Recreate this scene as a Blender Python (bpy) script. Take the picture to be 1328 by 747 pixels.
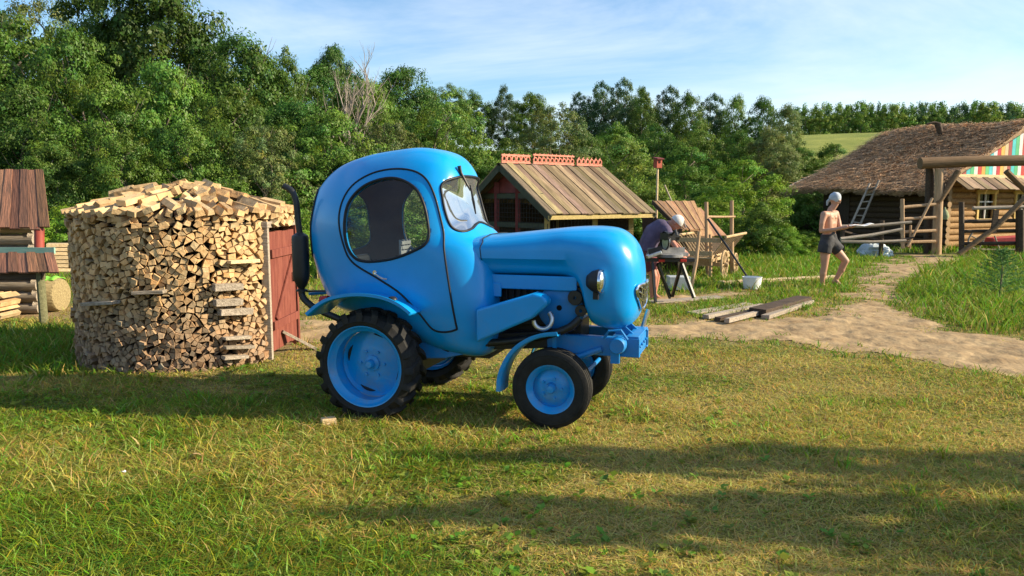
import bpy, bmesh, math, random
import numpy as np
from mathutils import Vector, Matrix, Euler
R = math.radians
for o in list(bpy.data.objects): bpy.data.objects.remove(o)
S = bpy.context.scene
COL = S.collection
# ---------------------------------------------------------------- camera, sky, sun, exposure
PITCH = math.atan((373.5-258)/966)
cd = bpy.data.cameras.new('camera'); cam = bpy.data.objects.new('camera', cd); COL.objects.link(cam)
cd.sensor_width = 36; cd.lens = 36*966/1328; cd.clip_start = 0.05; cd.clip_end = 5000
cam.location = (0, 0, 1.6); cam.rotation_euler = (R(90)-PITCH, 0, 0); S.camera = cam
SUN_EL, SUN_AZ = R(26), R(5)                       # azimuth: behind the camera's right hand
sv = Vector((math.cos(SUN_EL)*math.cos(SUN_AZ), -math.cos(SUN_EL)*math.sin(SUN_AZ), math.sin(SUN_EL)))
ld = bpy.data.lights.new('sun', 'SUN'); ld.energy = 5.0; ld.angle = R(0.55); ld.color = (1.0, 0.86, 0.62)
lo = bpy.data.objects.new('sun', ld); COL.objects.link(lo); lo.rotation_euler = (-sv).to_track_quat('-Z', 'Y').to_euler()
lo.location = (30, -10, 30)
W = bpy.data.worlds.new('World'); S.world = W; W.use_nodes = True
wn = W.node_tree.nodes; wl = W.node_tree.links
bg = wn['Background']; bg.inputs['Strength'].default_value = 0.105
sky = wn.new('ShaderNodeTexSky'); sky.sky_type = 'NISHITA'; sky.sun_disc = False
sky.sun_elevation = SUN_EL; sky.sun_rotation = math.atan2(sv.x, sv.y); sky.air_density = 1.0; sky.dust_density = 0.5; sky.ozone_density = 2.0
tc = wn.new('ShaderNodeTexCoord'); mp = wn.new('ShaderNodeMapping'); mp.inputs['Scale'].default_value = (1.0, 1.0, 3.6)
mp.inputs['Rotation'].default_value = (R(6), R(-9), R(20))
wl.new(tc.outputs['Generated'], mp.inputs['Vector'])
nz = wn.new('ShaderNodeTexNoise'); nz.inputs['Scale'].default_value = 1.35; nz.inputs['Detail'].default_value = 7; nz.inputs['Roughness'].default_value = 0.62; nz.inputs['Distortion'].default_value = 0.6
wl.new(mp.outputs[0], nz.inputs['Vector'])
cr = wn.new('ShaderNodeValToRGB'); cr.color_ramp.elements[0].position = 0.42; cr.color_ramp.elements[1].position = 0.80
cr.color_ramp.elements[0].color = (0, 0, 0, 1); cr.color_ramp.elements[1].color = (0.75, 0.75, 0.75, 1)
wl.new(nz.outputs['Fac'], cr.inputs['Fac'])
mx = wn.new('ShaderNodeMix'); mx.data_type = 'RGBA'
wl.new(cr.outputs['Color'], mx.inputs['Factor']); hsv = wn.new('ShaderNodeHueSaturation'); hsv.inputs['Saturation'].default_value = 1.22; wl.new(sky.outputs['Color'], hsv.inputs['Color']); wl.new(hsv.outputs['Color'], mx.inputs['A']); mx.inputs['B'].default_value = (6.0, 6.3, 6.8, 1)
wl.new(mx.outputs['Result'], bg.inputs['Color'])
S.view_settings.view_transform = 'Standard'; S.view_settings.look = 'None'; S.view_settings.gamma = 1; S.view_settings.exposure = 0.98
S.view_settings.use_curve_mapping = False
S.render.engine = 'CYCLES'; S.render.resolution_x = 1024; S.render.resolution_y = 576
S.cycles.max_bounces = 6; S.cycles.transparent_max_bounces = 12

# ---------------------------------------------------------------- helpers
F_, CZ = 966.0, 1.6
def ray(px, py):
    x = (px-664)/F_; v = -(py-373.5)/F_
    return Vector((x, math.cos(PITCH)+v*math.sin(PITCH), -math.sin(PITCH)+v*math.cos(PITCH)))
def at(px, py, D):                                   # where a photo point lies at forward distance D
    r = ray(px, py); return Vector((0, 0, CZ)) + r*(D/r.y)
def gnd(px, py, z=0.0):
    r = ray(px, py); return Vector((0, 0, CZ)) + r*((z-CZ)/r.z)
def tag(o, label=None, cat=None, group=None, kind=None):
    if label: o['label'] = label
    if cat: o['category'] = cat
    if group: o['group'] = group
    if kind: o['kind'] = kind
    return o
def empty(name, loc=(0, 0, 0), rz=0.0, label=None, cat=None, group=None):
    o = bpy.data.objects.new(name, None); COL.objects.link(o); o.location = loc; o.rotation_euler = (0, 0, rz); o.empty_display_size = 0.2
    return tag(o, label, cat, group)
def raw_mesh(name, V, Fc, mats, parent=None, smooth=False, mi=None, sharp=None):
    me = bpy.data.meshes.new(name); me.from_pydata([tuple(v) for v in V], [], Fc)
    for m in (mats if isinstance(mats, (list, tuple)) else [mats]): me.materials.append(m)
    if mi is not None: me.polygons.foreach_set('material_index', mi)
    if smooth:
        me.polygons.foreach_set('use_smooth', [True]*len(me.polygons))
        if sharp: me.set_sharp_from_angle(angle=R(sharp))
    me.update()
    o = bpy.data.objects.new(name, me); COL.objects.link(o)
    if parent: o.parent = parent
    return o
def np_mesh(name, V, Q, mats, attr=None, k=4, smooth=False):   # V (n,3), Q (m,k): one fast big mesh; attr (n,3) point colour
    me = bpy.data.meshes.new(name); n, m = len(V), len(Q)
    me.vertices.add(n); me.vertices.foreach_set('co', np.asarray(V, np.float32).ravel())
    me.loops.add(m*k); me.loops.foreach_set('vertex_index', np.asarray(Q, np.int32).ravel())
    me.polygons.add(m); me.polygons.foreach_set('loop_start', np.arange(0, m*k, k, dtype=np.int32))
    try: me.polygons.foreach_set('loop_total', np.full(m, k, np.int32))
    except Exception: pass
    if smooth: me.polygons.foreach_set('use_smooth', np.ones(m, bool))
    for mt in (mats if isinstance(mats, (list, tuple)) else [mats]): me.materials.append(mt)
    if attr is not None:
        a = me.attributes.new('Col', 'FLOAT_COLOR', 'POINT')
        a.data.foreach_set('color', np.c_[attr, np.ones(n)].astype(np.float32).ravel())
    me.update(calc_edges=True); me.validate()
    return me
def link_mesh(name, me, parent=None):
    o = bpy.data.objects.new(name, me); COL.objects.link(o)
    if parent: o.parent = parent
    return o
class MB:
    """collects shapes, then links them as ONE mesh object"""
    def __init__(s): s.V = []; s.F = []
    def add(s, V, Fc):
        b = len(s.V); s.V += [Vector(v) for v in V]; s.F += [tuple(i+b for i in f) for f in Fc]; return s
    def box(s, c, d, rot=None, taper=None):
        dx, dy, dz = d[0]/2, d[1]/2, d[2]/2
        P = [Vector((x*dx, y*dy, z*dz)) for z in (-1, 1) for y in (-1, 1) for x in (-1, 1)]
        if taper:
            for p in P[4:]: p.x *= taper[0]; p.y *= taper[1]
        if rot is not None:
            M = Euler(rot).to_matrix() if not isinstance(rot, Matrix) else rot
            P = [M @ p for p in P]
        c = Vector(c)
        return s.add([p+c for p in P], [(0, 2, 3, 1), (4, 5, 7, 6), (0, 1, 5, 4), (2, 6, 7, 3), (0, 4, 6, 2), (1, 3, 7, 5)])
    def beam(s, p0, p1, w, h, up=(0, 0, 1), jit=0.0):
        p0, p1 = Vector(p0), Vector(p1); d = (p1-p0); L = d.length; d.normalize()
        y = Vector(up).cross(d)
        if y.length < 1e-4: y = Vector((1, 0, 0)).cross(d)
        y.normalize(); z = d.cross(y)
        V = []
        for p in (p0, p1):
            for a, b in ((-1, -1), (1, -1), (1, 1), (-1, 1)):
                V.append(p + y*(a*w/2) + z*(b*h/2) + (Vector((random.uniform(-1, 1), random.uniform(-1, 1), random.uniform(-1, 1)))*jit if jit else Vector()))
        return s.add(V, [(3, 2, 1, 0), (4, 5, 6, 7), (0, 1, 5, 4), (1, 2, 6, 5), (2, 3, 7, 6), (3, 0, 4, 7)])
    def tube(s, pts, r, n=10, cap=True, wob=0.0, closed=False):
        pts = [Vector(p) for p in pts]; m = len(pts)
        rs = r if isinstance(r, (list, tuple)) else [r]*m
        V = []; Fc = []; prev = None
        for i, p in enumerate(pts):
            if closed: t = (pts[(i+1) % m]-pts[i-1])
            else: t = (pts[min(i+1, m-1)]-pts[max(i-1, 0)])
            t.normalize()
            if prev is None:
                a = Vector((0, 0, 1)) if abs(t.z) < 0.9 else Vector((1, 0, 0)); u = a.cross(t).normalized()
            else:
                u = prev - t*prev.dot(t); u.normalize()
            prev = u; v = t.cross(u)
            for k in range(n):
                a = 2*math.pi*k/n; rr = rs[i]*(1+(random.uniform(-wob, wob) if wob else 0))
                V.append(p+u*(math.cos(a)*rr)+v*(math.sin(a)*rr))
        for i in range(m if closed else m-1):
            j = (i+1) % m
            for k in range(n):
                Fc.append((i*n+k, i*n+(k+1) % n, j*n+(k+1) % n, j*n+k))
        if cap and not closed: Fc.append(tuple(reversed(range(n)))); Fc.append(tuple((m-1)*n+k for k in range(n)))
        return s.add(V, Fc)
    def lathe(s, prof, c=(0, 0, 0), axis='y', n=32, cap=False):   # prof: (radius, along axis)
        c = Vector(c); V = []; Fc = []
        for (r, h) in prof:
            for k in range(n):
                a = 2*math.pi*k/n; x, y = r*math.cos(a), r*math.sin(a)
                V.append(c+(Vector((x, h, y)) if axis == 'y' else Vector((x, y, h)) if axis == 'z' else Vector((h, x, y))))
        for i in range(len(prof)-1):
            for k in range(n):
                q = (i*n+k, i*n+(k+1) % n, (i+1)*n+(k+1) % n, (i+1)*n+k)
                Fc.append(q)
        if cap: Fc.append(tuple(range(n))); Fc.append(tuple((len(prof)-1)*n+k for k in reversed(range(n))))
        return s.add(V, Fc)
    def prism(s, poly, d):                            # poly: 3-D points of a flat outline, d: extrusion vector
        n = len(poly); d = Vector(d); P = [Vector(p) for p in poly]
        return s.add(P+[p+d for p in P], [tuple(reversed(range(n))), tuple(range(n, 2*n))]+[(i, (i+1) % n, n+(i+1) % n, n+i) for i in range(n)])
    def build(s, name, mats, parent=None, smooth=False, sharp=40, bevel=0.0, seg=2, recalc=True):
        o = raw_mesh(name, s.V, s.F, mats, parent)
        if recalc:
            bm = bmesh.new(); bm.from_mesh(o.data); bmesh.ops.recalc_face_normals(bm, faces=bm.faces); bm.to_mesh(o.data); bm.free()
        if smooth:
            o.data.polygons.foreach_set('use_smooth', [True]*len(o.data.polygons)); o.data.set_sharp_from_angle(angle=R(sharp))
        if bevel:
            b = o.modifiers.new('bevel', 'BEVEL'); b.width = bevel; b.segments = seg; b.limit_method = 'ANGLE'; b.angle_limit = R(35)
        return o
def spline(P, n=8, closed=False):                     # Catmull-Rom through points
    P = [np.array(p, float) for p in P]; m = len(P); out = []
    for i in range(m if closed else m-1):
        if closed: a, b, c, d = P[(i-1) % m], P[i], P[(i+1) % m], P[(i+2) % m]
        else: a, b, c, d = P[max(i-1, 0)], P[i], P[i+1], P[min(i+2, m-1)]
        for k in range(n):
            t = k/n
            out.append(0.5*((2*b)+(-a+c)*t+(2*a-5*b+4*c-d)*t*t+(-a+3*b-3*c+d)*t**3))
    if not closed: out.append(P[-1])
    return out
def kids(o): return [c for c in bpy.data.objects if c.parent == o]
CH = {}
def copy_tree(o, parent=None):
    c = o.copy(); COL.objects.link(c)
    if parent: c.parent = parent
    for ch in list(o.children): copy_tree(ch, c)
    return c

# ---------------------------------------------------------------- materials
def mat(name, c, rough=0.8, var=0.25, scale=6.0, stretch=(1, 1, 1), bump=0.0, c2=None, spec=0.3, metal=0.0, attr=False, objrand=0.0, detail=6, bscale=None, coords='Object'):
    m = bpy.data.materials.new(name); m.use_nodes = True; t = m.node_tree; N, L = t.nodes, t.links
    b = N['Principled BSDF']; b.inputs['Roughness'].default_value = rough; b.inputs['Specular IOR Level'].default_value = spec; b.inputs['Metallic'].default_value = metal
    co = N.new('ShaderNodeTexCoord'); mpn = N.new('ShaderNodeMapping'); mpn.inputs['Scale'].default_value = stretch
    L.new(co.outputs[coords], mpn.inputs['Vector'])
    n1 = N.new('ShaderNodeTexNoise'); n1.inputs['Scale'].default_value = scale; n1.inputs['Detail'].default_value = detail; n1.inputs['Roughness'].default_value = 0.65
    L.new(mpn.outputs[0], n1.inputs['Vector'])
    ramp = N.new('ShaderNodeValToRGB'); e = ramp.color_ramp.elements; e[0].position = 0.3; e[1].position = 0.7
    if c2 is None:
        e[0].color = (*[max(0, x*(1-var)) for x in c], 1); e[1].color = (*[min(1, x*(1+var)) for x in c], 1)
    else: e[0].color = (*c, 1); e[1].color = (*c2, 1)
    L.new(n1.outputs['Fac'], ramp.inputs['Fac']); out = ramp.outputs['Color']
    if attr:
        a = N.new('ShaderNodeAttribute'); a.attribute_name = 'Col'
        mm = N.new('ShaderNodeMix'); mm.data_type = 'RGBA'; mm.blend_type = 'MULTIPLY'; mm.inputs['Factor'].default_value = 1
        L.new(out, mm.inputs['A']); L.new(a.outputs['Color'], mm.inputs['B']); out = mm.outputs['Result']
    if objrand:
        oi = N.new('ShaderNodeObjectInfo'); hs = N.new('ShaderNodeHueSaturation')
        mr = N.new('ShaderNodeMapRange'); mr.inputs['To Min'].default_value = 1-objrand; mr.inputs['To Max'].default_value = 1+objrand
        L.new(oi.outputs['Random'], mr.inputs['Value']); L.new(mr.outputs[0], hs.inputs['Value']); L.new(out, hs.inputs['Color']); out = hs.outputs['Color']
    L.new(out, b.inputs['Base Color'])
    if bump:
        n2 = N.new('ShaderNodeTexNoise'); n2.inputs['Scale'].default_value = bscale or scale*2; n2.inputs['Detail'].default_value = 5
        L.new(mpn.outputs[0], n2.inputs['Vector'])
        bp = N.new('ShaderNodeBump'); bp.inputs['Strength'].default_value = bump; bp.inputs['Distance'].default_value = 0.02
        L.new(n2.outputs['Fac'], bp.inputs['Height']); L.new(bp.outputs[0], b.inputs['Normal'])
    return m
def boardmat(name, c, c2, bump=0.6):                  # planks: grain runs along each board (attribute 'Along'), each board its own tone
    m = mat(name, c, .85, c2=c2, scale=1.0, bump=bump, bscale=1.6, attr=True, spec=.2, detail=8)
    t = m.node_tree; mpn = [n for n in t.nodes if n.type == 'MAPPING'][0]; a = t.nodes.new('ShaderNodeAttribute'); a.attribute_name = 'Along'
    t.links.new(a.outputs['Vector'], mpn.inputs['Vector']); mpn.inputs['Scale'].default_value = (38, 2.2, 1); return m
def wood(name, c, c2, grain=(2, 30, 30), rough=0.8, bump=0.5, attr=False, objrand=0.0):
    return mat(name, c, rough, c2=c2, scale=1.6, stretch=grain, bump=bump, attr=attr, objrand=objrand, spec=0.2)
def leafmat(name, c, var=0.35, trans=0.35, objrand=0.24, hue=0.012):
    m = bpy.data.materials.new(name); m.use_nodes = True; t = m.node_tree; N, L = t.nodes, t.links
    N.remove(N['Principled BSDF'])
    a = N.new('ShaderNodeAttribute'); a.attribute_name = 'Col'
    oi = N.new('ShaderNodeObjectInfo')
    mm = N.new('ShaderNodeMix'); mm.data_type = 'RGBA'; mm.blend_type = 'MULTIPLY'; mm.inputs['Factor'].default_value = 1
    mm.inputs['A'].default_value = (*c, 1); L.new(a.outputs['Color'], mm.inputs['B'])
    hs = N.new('ShaderNodeHueSaturation')
    mr = N.new('ShaderNodeMapRange'); mr.inputs['To Min'].default_value = 1-objrand; mr.inputs['To Max'].default_value = 1+objrand
    L.new(oi.outputs['Random'], mr.inputs['Value']); L.new(mr.outputs[0], hs.inputs['Value'])
    m2 = N.new('ShaderNodeMath'); m2.operation = 'MULTIPLY'; m2.inputs[1].default_value = 7.31
    m3 = N.new('ShaderNodeMath'); m3.operation = 'FRACT'; L.new(oi.outputs['Random'], m2.inputs[0]); L.new(m2.outputs[0], m3.inputs[0])
    mr2 = N.new('ShaderNodeMapRange'); mr2.inputs['To Min'].default_value = 0.5-hue; mr2.inputs['To Max'].default_value = 0.5+hue
    L.new(m3.outputs[0], mr2.inputs['Value']); L.new(mr2.outputs[0], hs.inputs['Hue'])
    L.new(mm.outputs['Result'], hs.inputs['Color'])
    d = N.new('ShaderNodeBsdfDiffuse'); tr = N.new('ShaderNodeBsdfTranslucent'); ms = N.new('ShaderNodeMixShader'); ms.inputs[0].default_value = trans
    gl = N.new('ShaderNodeBsdfGlossy'); gl.inputs['Roughness'].default_value = 0.45; gl.inputs['Color'].default_value = (1, 1, 1, 1)
    ms2 = N.new('ShaderNodeMixShader'); ms2.inputs[0].default_value = 0.012
    L.new(hs.outputs['Color'], d.inputs['Color']); L.new(hs.outputs['Color'], tr.inputs['Color'])
    L.new(d.outputs[0], ms.inputs[1]); L.new(tr.outputs[0], ms.inputs[2])
    L.new(ms.outputs[0], ms2.inputs[1]); L.new(gl.outputs[0], ms2.inputs[2]); L.new(ms2.outputs[0], N['Material Output'].inputs['Surface'])
    return m
M = {}
M['log_wall'] = wood('old_log', (0.10, 0.06, 0.03), (0.26, 0.16, 0.085), (1.5, 25, 25))
M['log_gold'] = wood('warm_log', (0.17, 0.09, 0.035), (0.43, 0.26, 0.11), (1.5, 25, 25))
M['log_end'] = mat('log_end', (0.40, 0.26, 0.13), c2=(0.22, 0.13, 0.06), scale=30, bump=0.3)
M['grey_wood'] = wood('weathered_wood', (0.20, 0.16, 0.12), (0.45, 0.38, 0.30), (2, 30, 30), objrand=0.2)
M['pole_wood'] = wood('peeled_pole', (0.28, 0.17, 0.09), (0.55, 0.38, 0.23), (30, 30, 2))
M['dark_wood'] = wood('dark_wood', (0.035, 0.025, 0.018), (0.11, 0.075, 0.05), (3, 25, 25))
M['new_wood'] = wood('new_wood', (0.48, 0.34, 0.18), (0.70, 0.54, 0.33), (2, 25, 25), objrand=0.12)
M['black_metal'] = mat('black_metal', (0.012, 0.012, 0.013), 0.45, spec=0.5, bump=0.05, scale=20)
M['steel'] = mat('steel', (0.55, 0.56, 0.58), 0.35, metal=0.9, scale=15)
M['rubber'] = mat('tyre_rubber', (0.008, 0.008, 0.008), 0.75, c2=(0.026, 0.024, 0.021), scale=9, bump=0.15, bscale=60)
M['white_plastic'] = mat('white_plastic', (0.72, 0.72, 0.70), 0.5, var=0.08)

# ---------------------------------------------------------------- ground
def vnoise(x, y, seed=0):                             # smooth value noise in numpy
    xi, yi = np.floor(x).astype(int), np.floor(y).astype(int); fx, fy = x-xi, y-yi
    fx = fx*fx*(3-2*fx); fy = fy*fy*(3-2*fy)
    def h(i, j):
        v = np.sin(i*127.1+j*311.7+seed*74.7)*43758.5453; return v-np.floor(v)
    return (h(xi, yi)*(1-fx)+h(xi+1, yi)*fx)*(1-fy)+(h(xi, yi+1)*(1-fx)+h(xi+1, yi+1)*fx)*fy
def fbm(x, y, seed=0, o=4):
    s = 0; a = 0.5
    for k in range(o): s = s+a*vnoise(x*2**k, y*2**k, seed+k); a *= 0.5
    return s
def smooth(a, b, x):
    t = np.clip((x-a)/(b-a), 0, 1); return t*t*(3-2*t)
def terrain(x, y):
    x = np.asarray(x, float); y = np.asarray(y, float); d = np.hypot(x, y)
    side = smooth(-0.15, 0.45, x/np.maximum(d, 1))     # higher towards the right: the far field and plantation
    hill = 12.2*smooth(34, 140, d)*(0.35+0.65*side) + 5.0*smooth(30, 70, d)*(1-side)
    far = -18*smooth(210, 600, d)
    return hill+far*0.6
def bump(x, y):
    x = np.asarray(x, float); y = np.asarray(y, float)
    return (fbm(x*1.3, y*1.3, 3)-0.47)*0.07*smooth(30, 15, np.hypot(x, y))
def in_poly(x, y, P):
    x = np.asarray(x, float); y = np.asarray(y, float); c = np.zeros(x.shape, bool); n = len(P); j = n-1
    for i in range(n):
        xi, yi = P[i]; xj, yj = P[j]
        if yi != yj:
            m = ((yi > y) != (yj > y)) & (x < (xj-xi)*(y-yi)/(yj-yi)+xi); c ^= m
        j = i
    return c
def poly_dist(x, y, P):                               # signed: negative inside
    d = np.full(np.shape(x), 1e9); n = len(P)
    for i in range(n):
        ax, ay = P[i]; bx, by = P[(i+1) % n]; vx, vy = bx-ax, by-ay
        t = np.clip(((x-ax)*vx+(y-ay)*vy)/(vx*vx+vy*vy+1e-9), 0, 1)
        d = np.minimum(d, np.hypot(x-ax-t*vx, y-ay-t*vy))
    return np.where(in_poly(x, y, P), -d, d)
def G2(L): return [tuple(gnd(*p)[:2]) for p in L]
PATHS = [G2([(620, 421), (760, 421), (830, 420), (900, 419), (1000, 414), (1070, 405), (1102, 388), (1116, 372), (1130, 352), (1150, 338), (1185, 331), (1245, 331),
             (1238, 339), (1215, 347), (1195, 360), (1168, 374), (1152, 388), (1200, 412), (1260, 432), (1340, 444), (1400, 450), (1400, 510), (1335, 494), (1290, 487),
             (1200, 471), (1100, 456), (1000, 446), (900, 441), (830, 437), (740, 440), (620, 440)]),
         G2([(385, 411), (430, 413), (520, 412), (640, 420), (640, 441), (560, 446), (450, 445), (380, 452), (335, 458), (330, 450)]),
         G2([(835, 388), (900, 382), (950, 378), (985, 381), (950, 386), (890, 391), (835, 394)]),
         G2([(-60, 396), (60, 392), (85, 400), (85, 412), (20, 409), (-60, 412)])]
def path_mask(x, y):
    d = np.full(np.shape(x), 1e9)
    for P in PATHS: d = np.minimum(d, poly_dist(x, y, P))
    w = 0.10+0.03*np.asarray(y)
    return d/np.maximum(w, .1) + (fbm(np.asarray(x)*2.1, np.asarray(y)*2.1, 11)-0.47)*2.6+0.25
def grid(xs, ys):
    X, Y = np.meshgrid(xs, ys); nx, ny = len(xs), len(ys)
    i = np.arange(nx*ny).reshape(ny, nx)
    Q = np.stack([i[:-1, :-1], i[:-1, 1:], i[1:, 1:], i[1:, :-1]], -1).reshape(-1, 4)
    return X.ravel(), Y.ravel(), Q
def axis(lo, hi, step, a, b, big):
    fine = np.arange(a, b, step); L = [a]; s = step
    while L[-1] > lo: s = min(s*1.25, big); L.append(L[-1]-s)
    H = [fine[-1]]; s = step
    while H[-1] < hi: s = min(s*1.25, big); H.append(H[-1]+s)
    return np.concatenate([L[:0:-1], fine, H[1:]])
gx, gy, gq = grid(axis(-1500, 1500, 0.08, -7, 9, 60), axis(-200, 2500, 0.08, 2.0, 14, 60))
gz = terrain(gx, gy)+bump(gx, gy)
pm = path_mask(gx, gy); soil = 1-smooth(-1.0, 1.6, pm)
hay = smooth(0.40, 0.62, fbm(gx*0.9+gy*0.25, gy*1.4, 23))
attr = np.stack([soil, hay, fbm(gx*0.35, gy*0.35, 31)], 1)
gm = bpy.data.materials.new('grass_ground'); gm.use_nodes = True
N, L = gm.node_tree.nodes, gm.node_tree.links
b = N['Principled BSDF']; b.inputs['Roughness'].default_value = 0.95; b.inputs['Specular IOR Level'].default_value = 0.1
a = N.new('ShaderNodeAttribute'); a.attribute_name = 'Col'; sep = N.new('ShaderNodeSeparateColor'); L.new(a.outputs['Color'], sep.inputs[0])
co = N.new('ShaderNodeTexCoord')
def noise(scale, det=6, st=(1, 1, 1)):
    mpn = N.new('ShaderNodeMapping'); mpn.inputs['Scale'].default_value = st; L.new(co.outputs['Object'], mpn.inputs[0])
    n = N.new('ShaderNodeTexNoise'); n.inputs['Scale'].default_value = scale; n.inputs['Detail'].default_value = det; n.inputs['Roughness'].default_value = .7; L.new(mpn.outputs[0], n.inputs['Vector']); return n
def ramp(src, p0, c0, p1, c1):
    r = N.new('ShaderNodeValToRGB'); r.color_ramp.elements[0].position = p0; r.color_ramp.elements[0].color = (*c0, 1); r.color_ramp.elements[1].position = p1; r.color_ramp.elements[1].color = (*c1, 1)
    L.new(src, r.inputs['Fac']); return r.outputs['Color']
def mix(f, A, B):
    m = N.new('ShaderNodeMix'); m.data_type = 'RGBA'; L.new(f, m.inputs['Factor']); L.new(A, m.inputs['A']); L.new(B, m.inputs['B']); return m.outputs['Result']
grassc = ramp(noise(9).outputs['Fac'], .3, (0.07, 0.085, 0.02), .7, (0.17, 0.18, 0.05))
hayc = ramp(noise(14, 8, (1, 3, 1)).outputs['Fac'], .3, (0.15, 0.11, 0.05), .7, (0.38, 0.29, 0.135))
soilc = ramp(noise(3.0, 9).outputs['Fac'], .3, (0.25, 0.165, 0.085), .72, (0.43, 0.31, 0.17))
fieldc = ramp(noise(.12, 8, (1, 1, 1)).outputs['Fac'], .35, (0.13, 0.17, 0.035), .65, (0.29, 0.30, 0.07))
dist = N.new('ShaderNodeVectorMath'); dist.operation = 'LENGTH'; L.new(co.outputs['Object'], dist.inputs[0])
mr = N.new('ShaderNodeMapRange'); mr.inputs['From Min'].default_value = 25; mr.inputs['From Max'].default_value = 60; L.new(dist.outputs['Value'], mr.inputs['Value'])
near = mix(sep.outputs[1], grassc, hayc)
c1 = mix(mr.outputs[0], near, fieldc)
c2 = mix(sep.outputs[0], c1, soilc)
L.new(c2, b.inputs['Base Color'])
bp = N.new('ShaderNodeBump'); bp.inputs['Strength'].default_value = 0.8; bp.inputs['Distance'].default_value = 0.05
L.new(noise(22, 8).outputs['Fac'], bp.inputs['Height']); L.new(bp.outputs[0], b.inputs['Normal'])
tag(link_mesh('ground', np_mesh('ground', np.c_[gx, gy, gz], gq, gm, attr, smooth=True)), 'grassy yard sloping up to far fields', 'ground', kind='structure')
# trodden path: its own sheet, a little proud of the ground, with ruts and footprints
px_, py_, pq = grid(np.arange(-4.6, 12, 0.05), np.arange(6.0, 22, 0.05))
keep = path_mask(px_, py_) < 0.25
fk = keep[pq].all(1); pq = pq[fk]
used = np.unique(pq); rem = np.zeros(len(px_), int); rem[used] = np.arange(len(used)); pq = rem[pq]; px_, py_ = px_[used], py_[used]
rough_ = (fbm(px_*3.3, py_*3.3, 5)-.47)*0.06+(fbm(px_*9, py_*9, 8, 3)-.45)*0.05 + 0.016
pmv = path_mask(px_, py_)
edge = smooth(0.25, -1.0, pmv)
M['soil'] = mat('dry_soil', (0.22, 0.145, 0.075), 0.95, c2=(0.45, 0.325, 0.18), scale=3.4, detail=12, bump=1.0, bscale=11, spec=0.1)
tag(link_mesh('dirt_path', np_mesh('dirt_path', np.c_[px_, py_, bump(px_, py_)*edge+bump(px_, py_)*(1-edge)+0.006+np.maximum(rough_, -0.004)*edge], pq, M['soil'], smooth=True)), 'dry sandy path trodden across the yard to the log house gate', 'path', kind='structure')
# ---------------------------------------------------------------- tractor
PSI = R(18)
TW = 1.35
_n = gnd(478, 549)
TO = (_n.x+math.sin(PSI)*TW/2, _n.y+math.cos(PSI)*TW/2, 0.0)
tractor = empty('tractor', TO, -PSI, 'bright blue mini tractor with a bulbous rounded cab, parked on the grass', 'tractor')
def paint(name, c, rough=0.30, coat=0.3):
    m = mat(name, c, rough, var=0.07, scale=3, spec=0.4, bump=0.10, bscale=2.2)
    b = m.node_tree.nodes['Principled BSDF']; b.inputs['Coat Weight'].default_value = coat; b.inputs['Coat Roughness'].default_value = 0.12
    # road dust settled low on the panels, in patches
    t = m.node_tree; N, L = t.nodes, t.links; src = b.inputs['Base Color'].links[0].from_socket
    g = N.new('ShaderNodeNewGeometry'); sx = N.new('ShaderNodeSeparateXYZ'); L.new(g.outputs['Position'], sx.inputs[0])
    zr = N.new('ShaderNodeMapRange'); zr.inputs['From Min'].default_value = 0.95; zr.inputs['From Max'].default_value = 0.15; zr.inputs['To Max'].default_value = 0.55; L.new(sx.outputs['Z'], zr.inputs['Value'])
    nd = N.new('ShaderNodeTexNoise'); nd.inputs['Scale'].default_value = 7; nd.inputs['Detail'].default_value = 8; nd.inputs['Roughness'].default_value = .75; L.new(g.outputs['Position'], nd.inputs['Vector'])
    rr = N.new('ShaderNodeMapRange'); rr.inputs['From Min'].default_value = .45; rr.inputs['From Max'].default_value = .75; L.new(nd.outputs['Fac'], rr.inputs['Value'])
    mu = N.new('ShaderNodeMath'); mu.operation = 'MULTIPLY'; L.new(zr.outputs[0], mu.inputs[0]); L.new(rr.outputs[0], mu.inputs[1])
    mxd = N.new('ShaderNodeMix'); mxd.data_type = 'RGBA'; L.new(mu.outputs[0], mxd.inputs['Factor']); L.new(src, mxd.inputs['A']); mxd.inputs['B'].default_value = (.24, .19, .12, 1); L.new(mxd.outputs['Result'], b.inputs['Base Color'])
    ra = N.new('ShaderNodeMapRange'); ra.inputs['To Min'].default_value = rough; ra.inputs['To Max'].default_value = .85; L.new(mu.outputs[0], ra.inputs['Value']); L.new(ra.outputs[0], b.inputs['Roughness'])
    return m
BLUE = paint('blue_paint', (0.0, 0.275, 0.68))
BLUE_SHADE = paint('chassis_blue_shaded', (0.0005, 0.19, 0.52), 0.45, 0.2)  # chassis paint; shade on the lower parts put into a darker blue
SEAM = mat('rubber_seal', (0.008, 0.009, 0.012), 0.5)
LINING = mat('brown_lining', (0.15, 0.066, 0.042), 0.7, scale=5)
VINYL = mat('black_vinyl', (0.02, 0.02, 0.022), 0.45)
CHROME = mat('chrome', (0.75, 0.76, 0.78), 0.15, metal=1.0, var=0.05)
glass = bpy.data.materials.new('window_glass'); glass.use_nodes = True
N, L = glass.node_tree.nodes, glass.node_tree.links; N.remove(N['Principled BSDF'])
g1 = N.new('ShaderNodeBsdfTransparent'); g1.inputs[0].default_value = (0.80, 0.84, 0.83, 1); g2 = N.new('ShaderNodeBsdfGlossy'); g2.inputs['Roughness'].default_value = 0.02
fr = N.new('ShaderNodeFresnel'); fr.inputs['IOR'].default_value = 1.38; msx = N.new('ShaderNodeMixShader')
L.new(fr.outputs[0], msx.inputs[0]); L.new(g1.outputs[0], msx.inputs[1]); L.new(g2.outputs[0], msx.inputs[2]); L.new(msx.outputs[0], N['Material Output'].inputs['Surface'])

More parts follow.
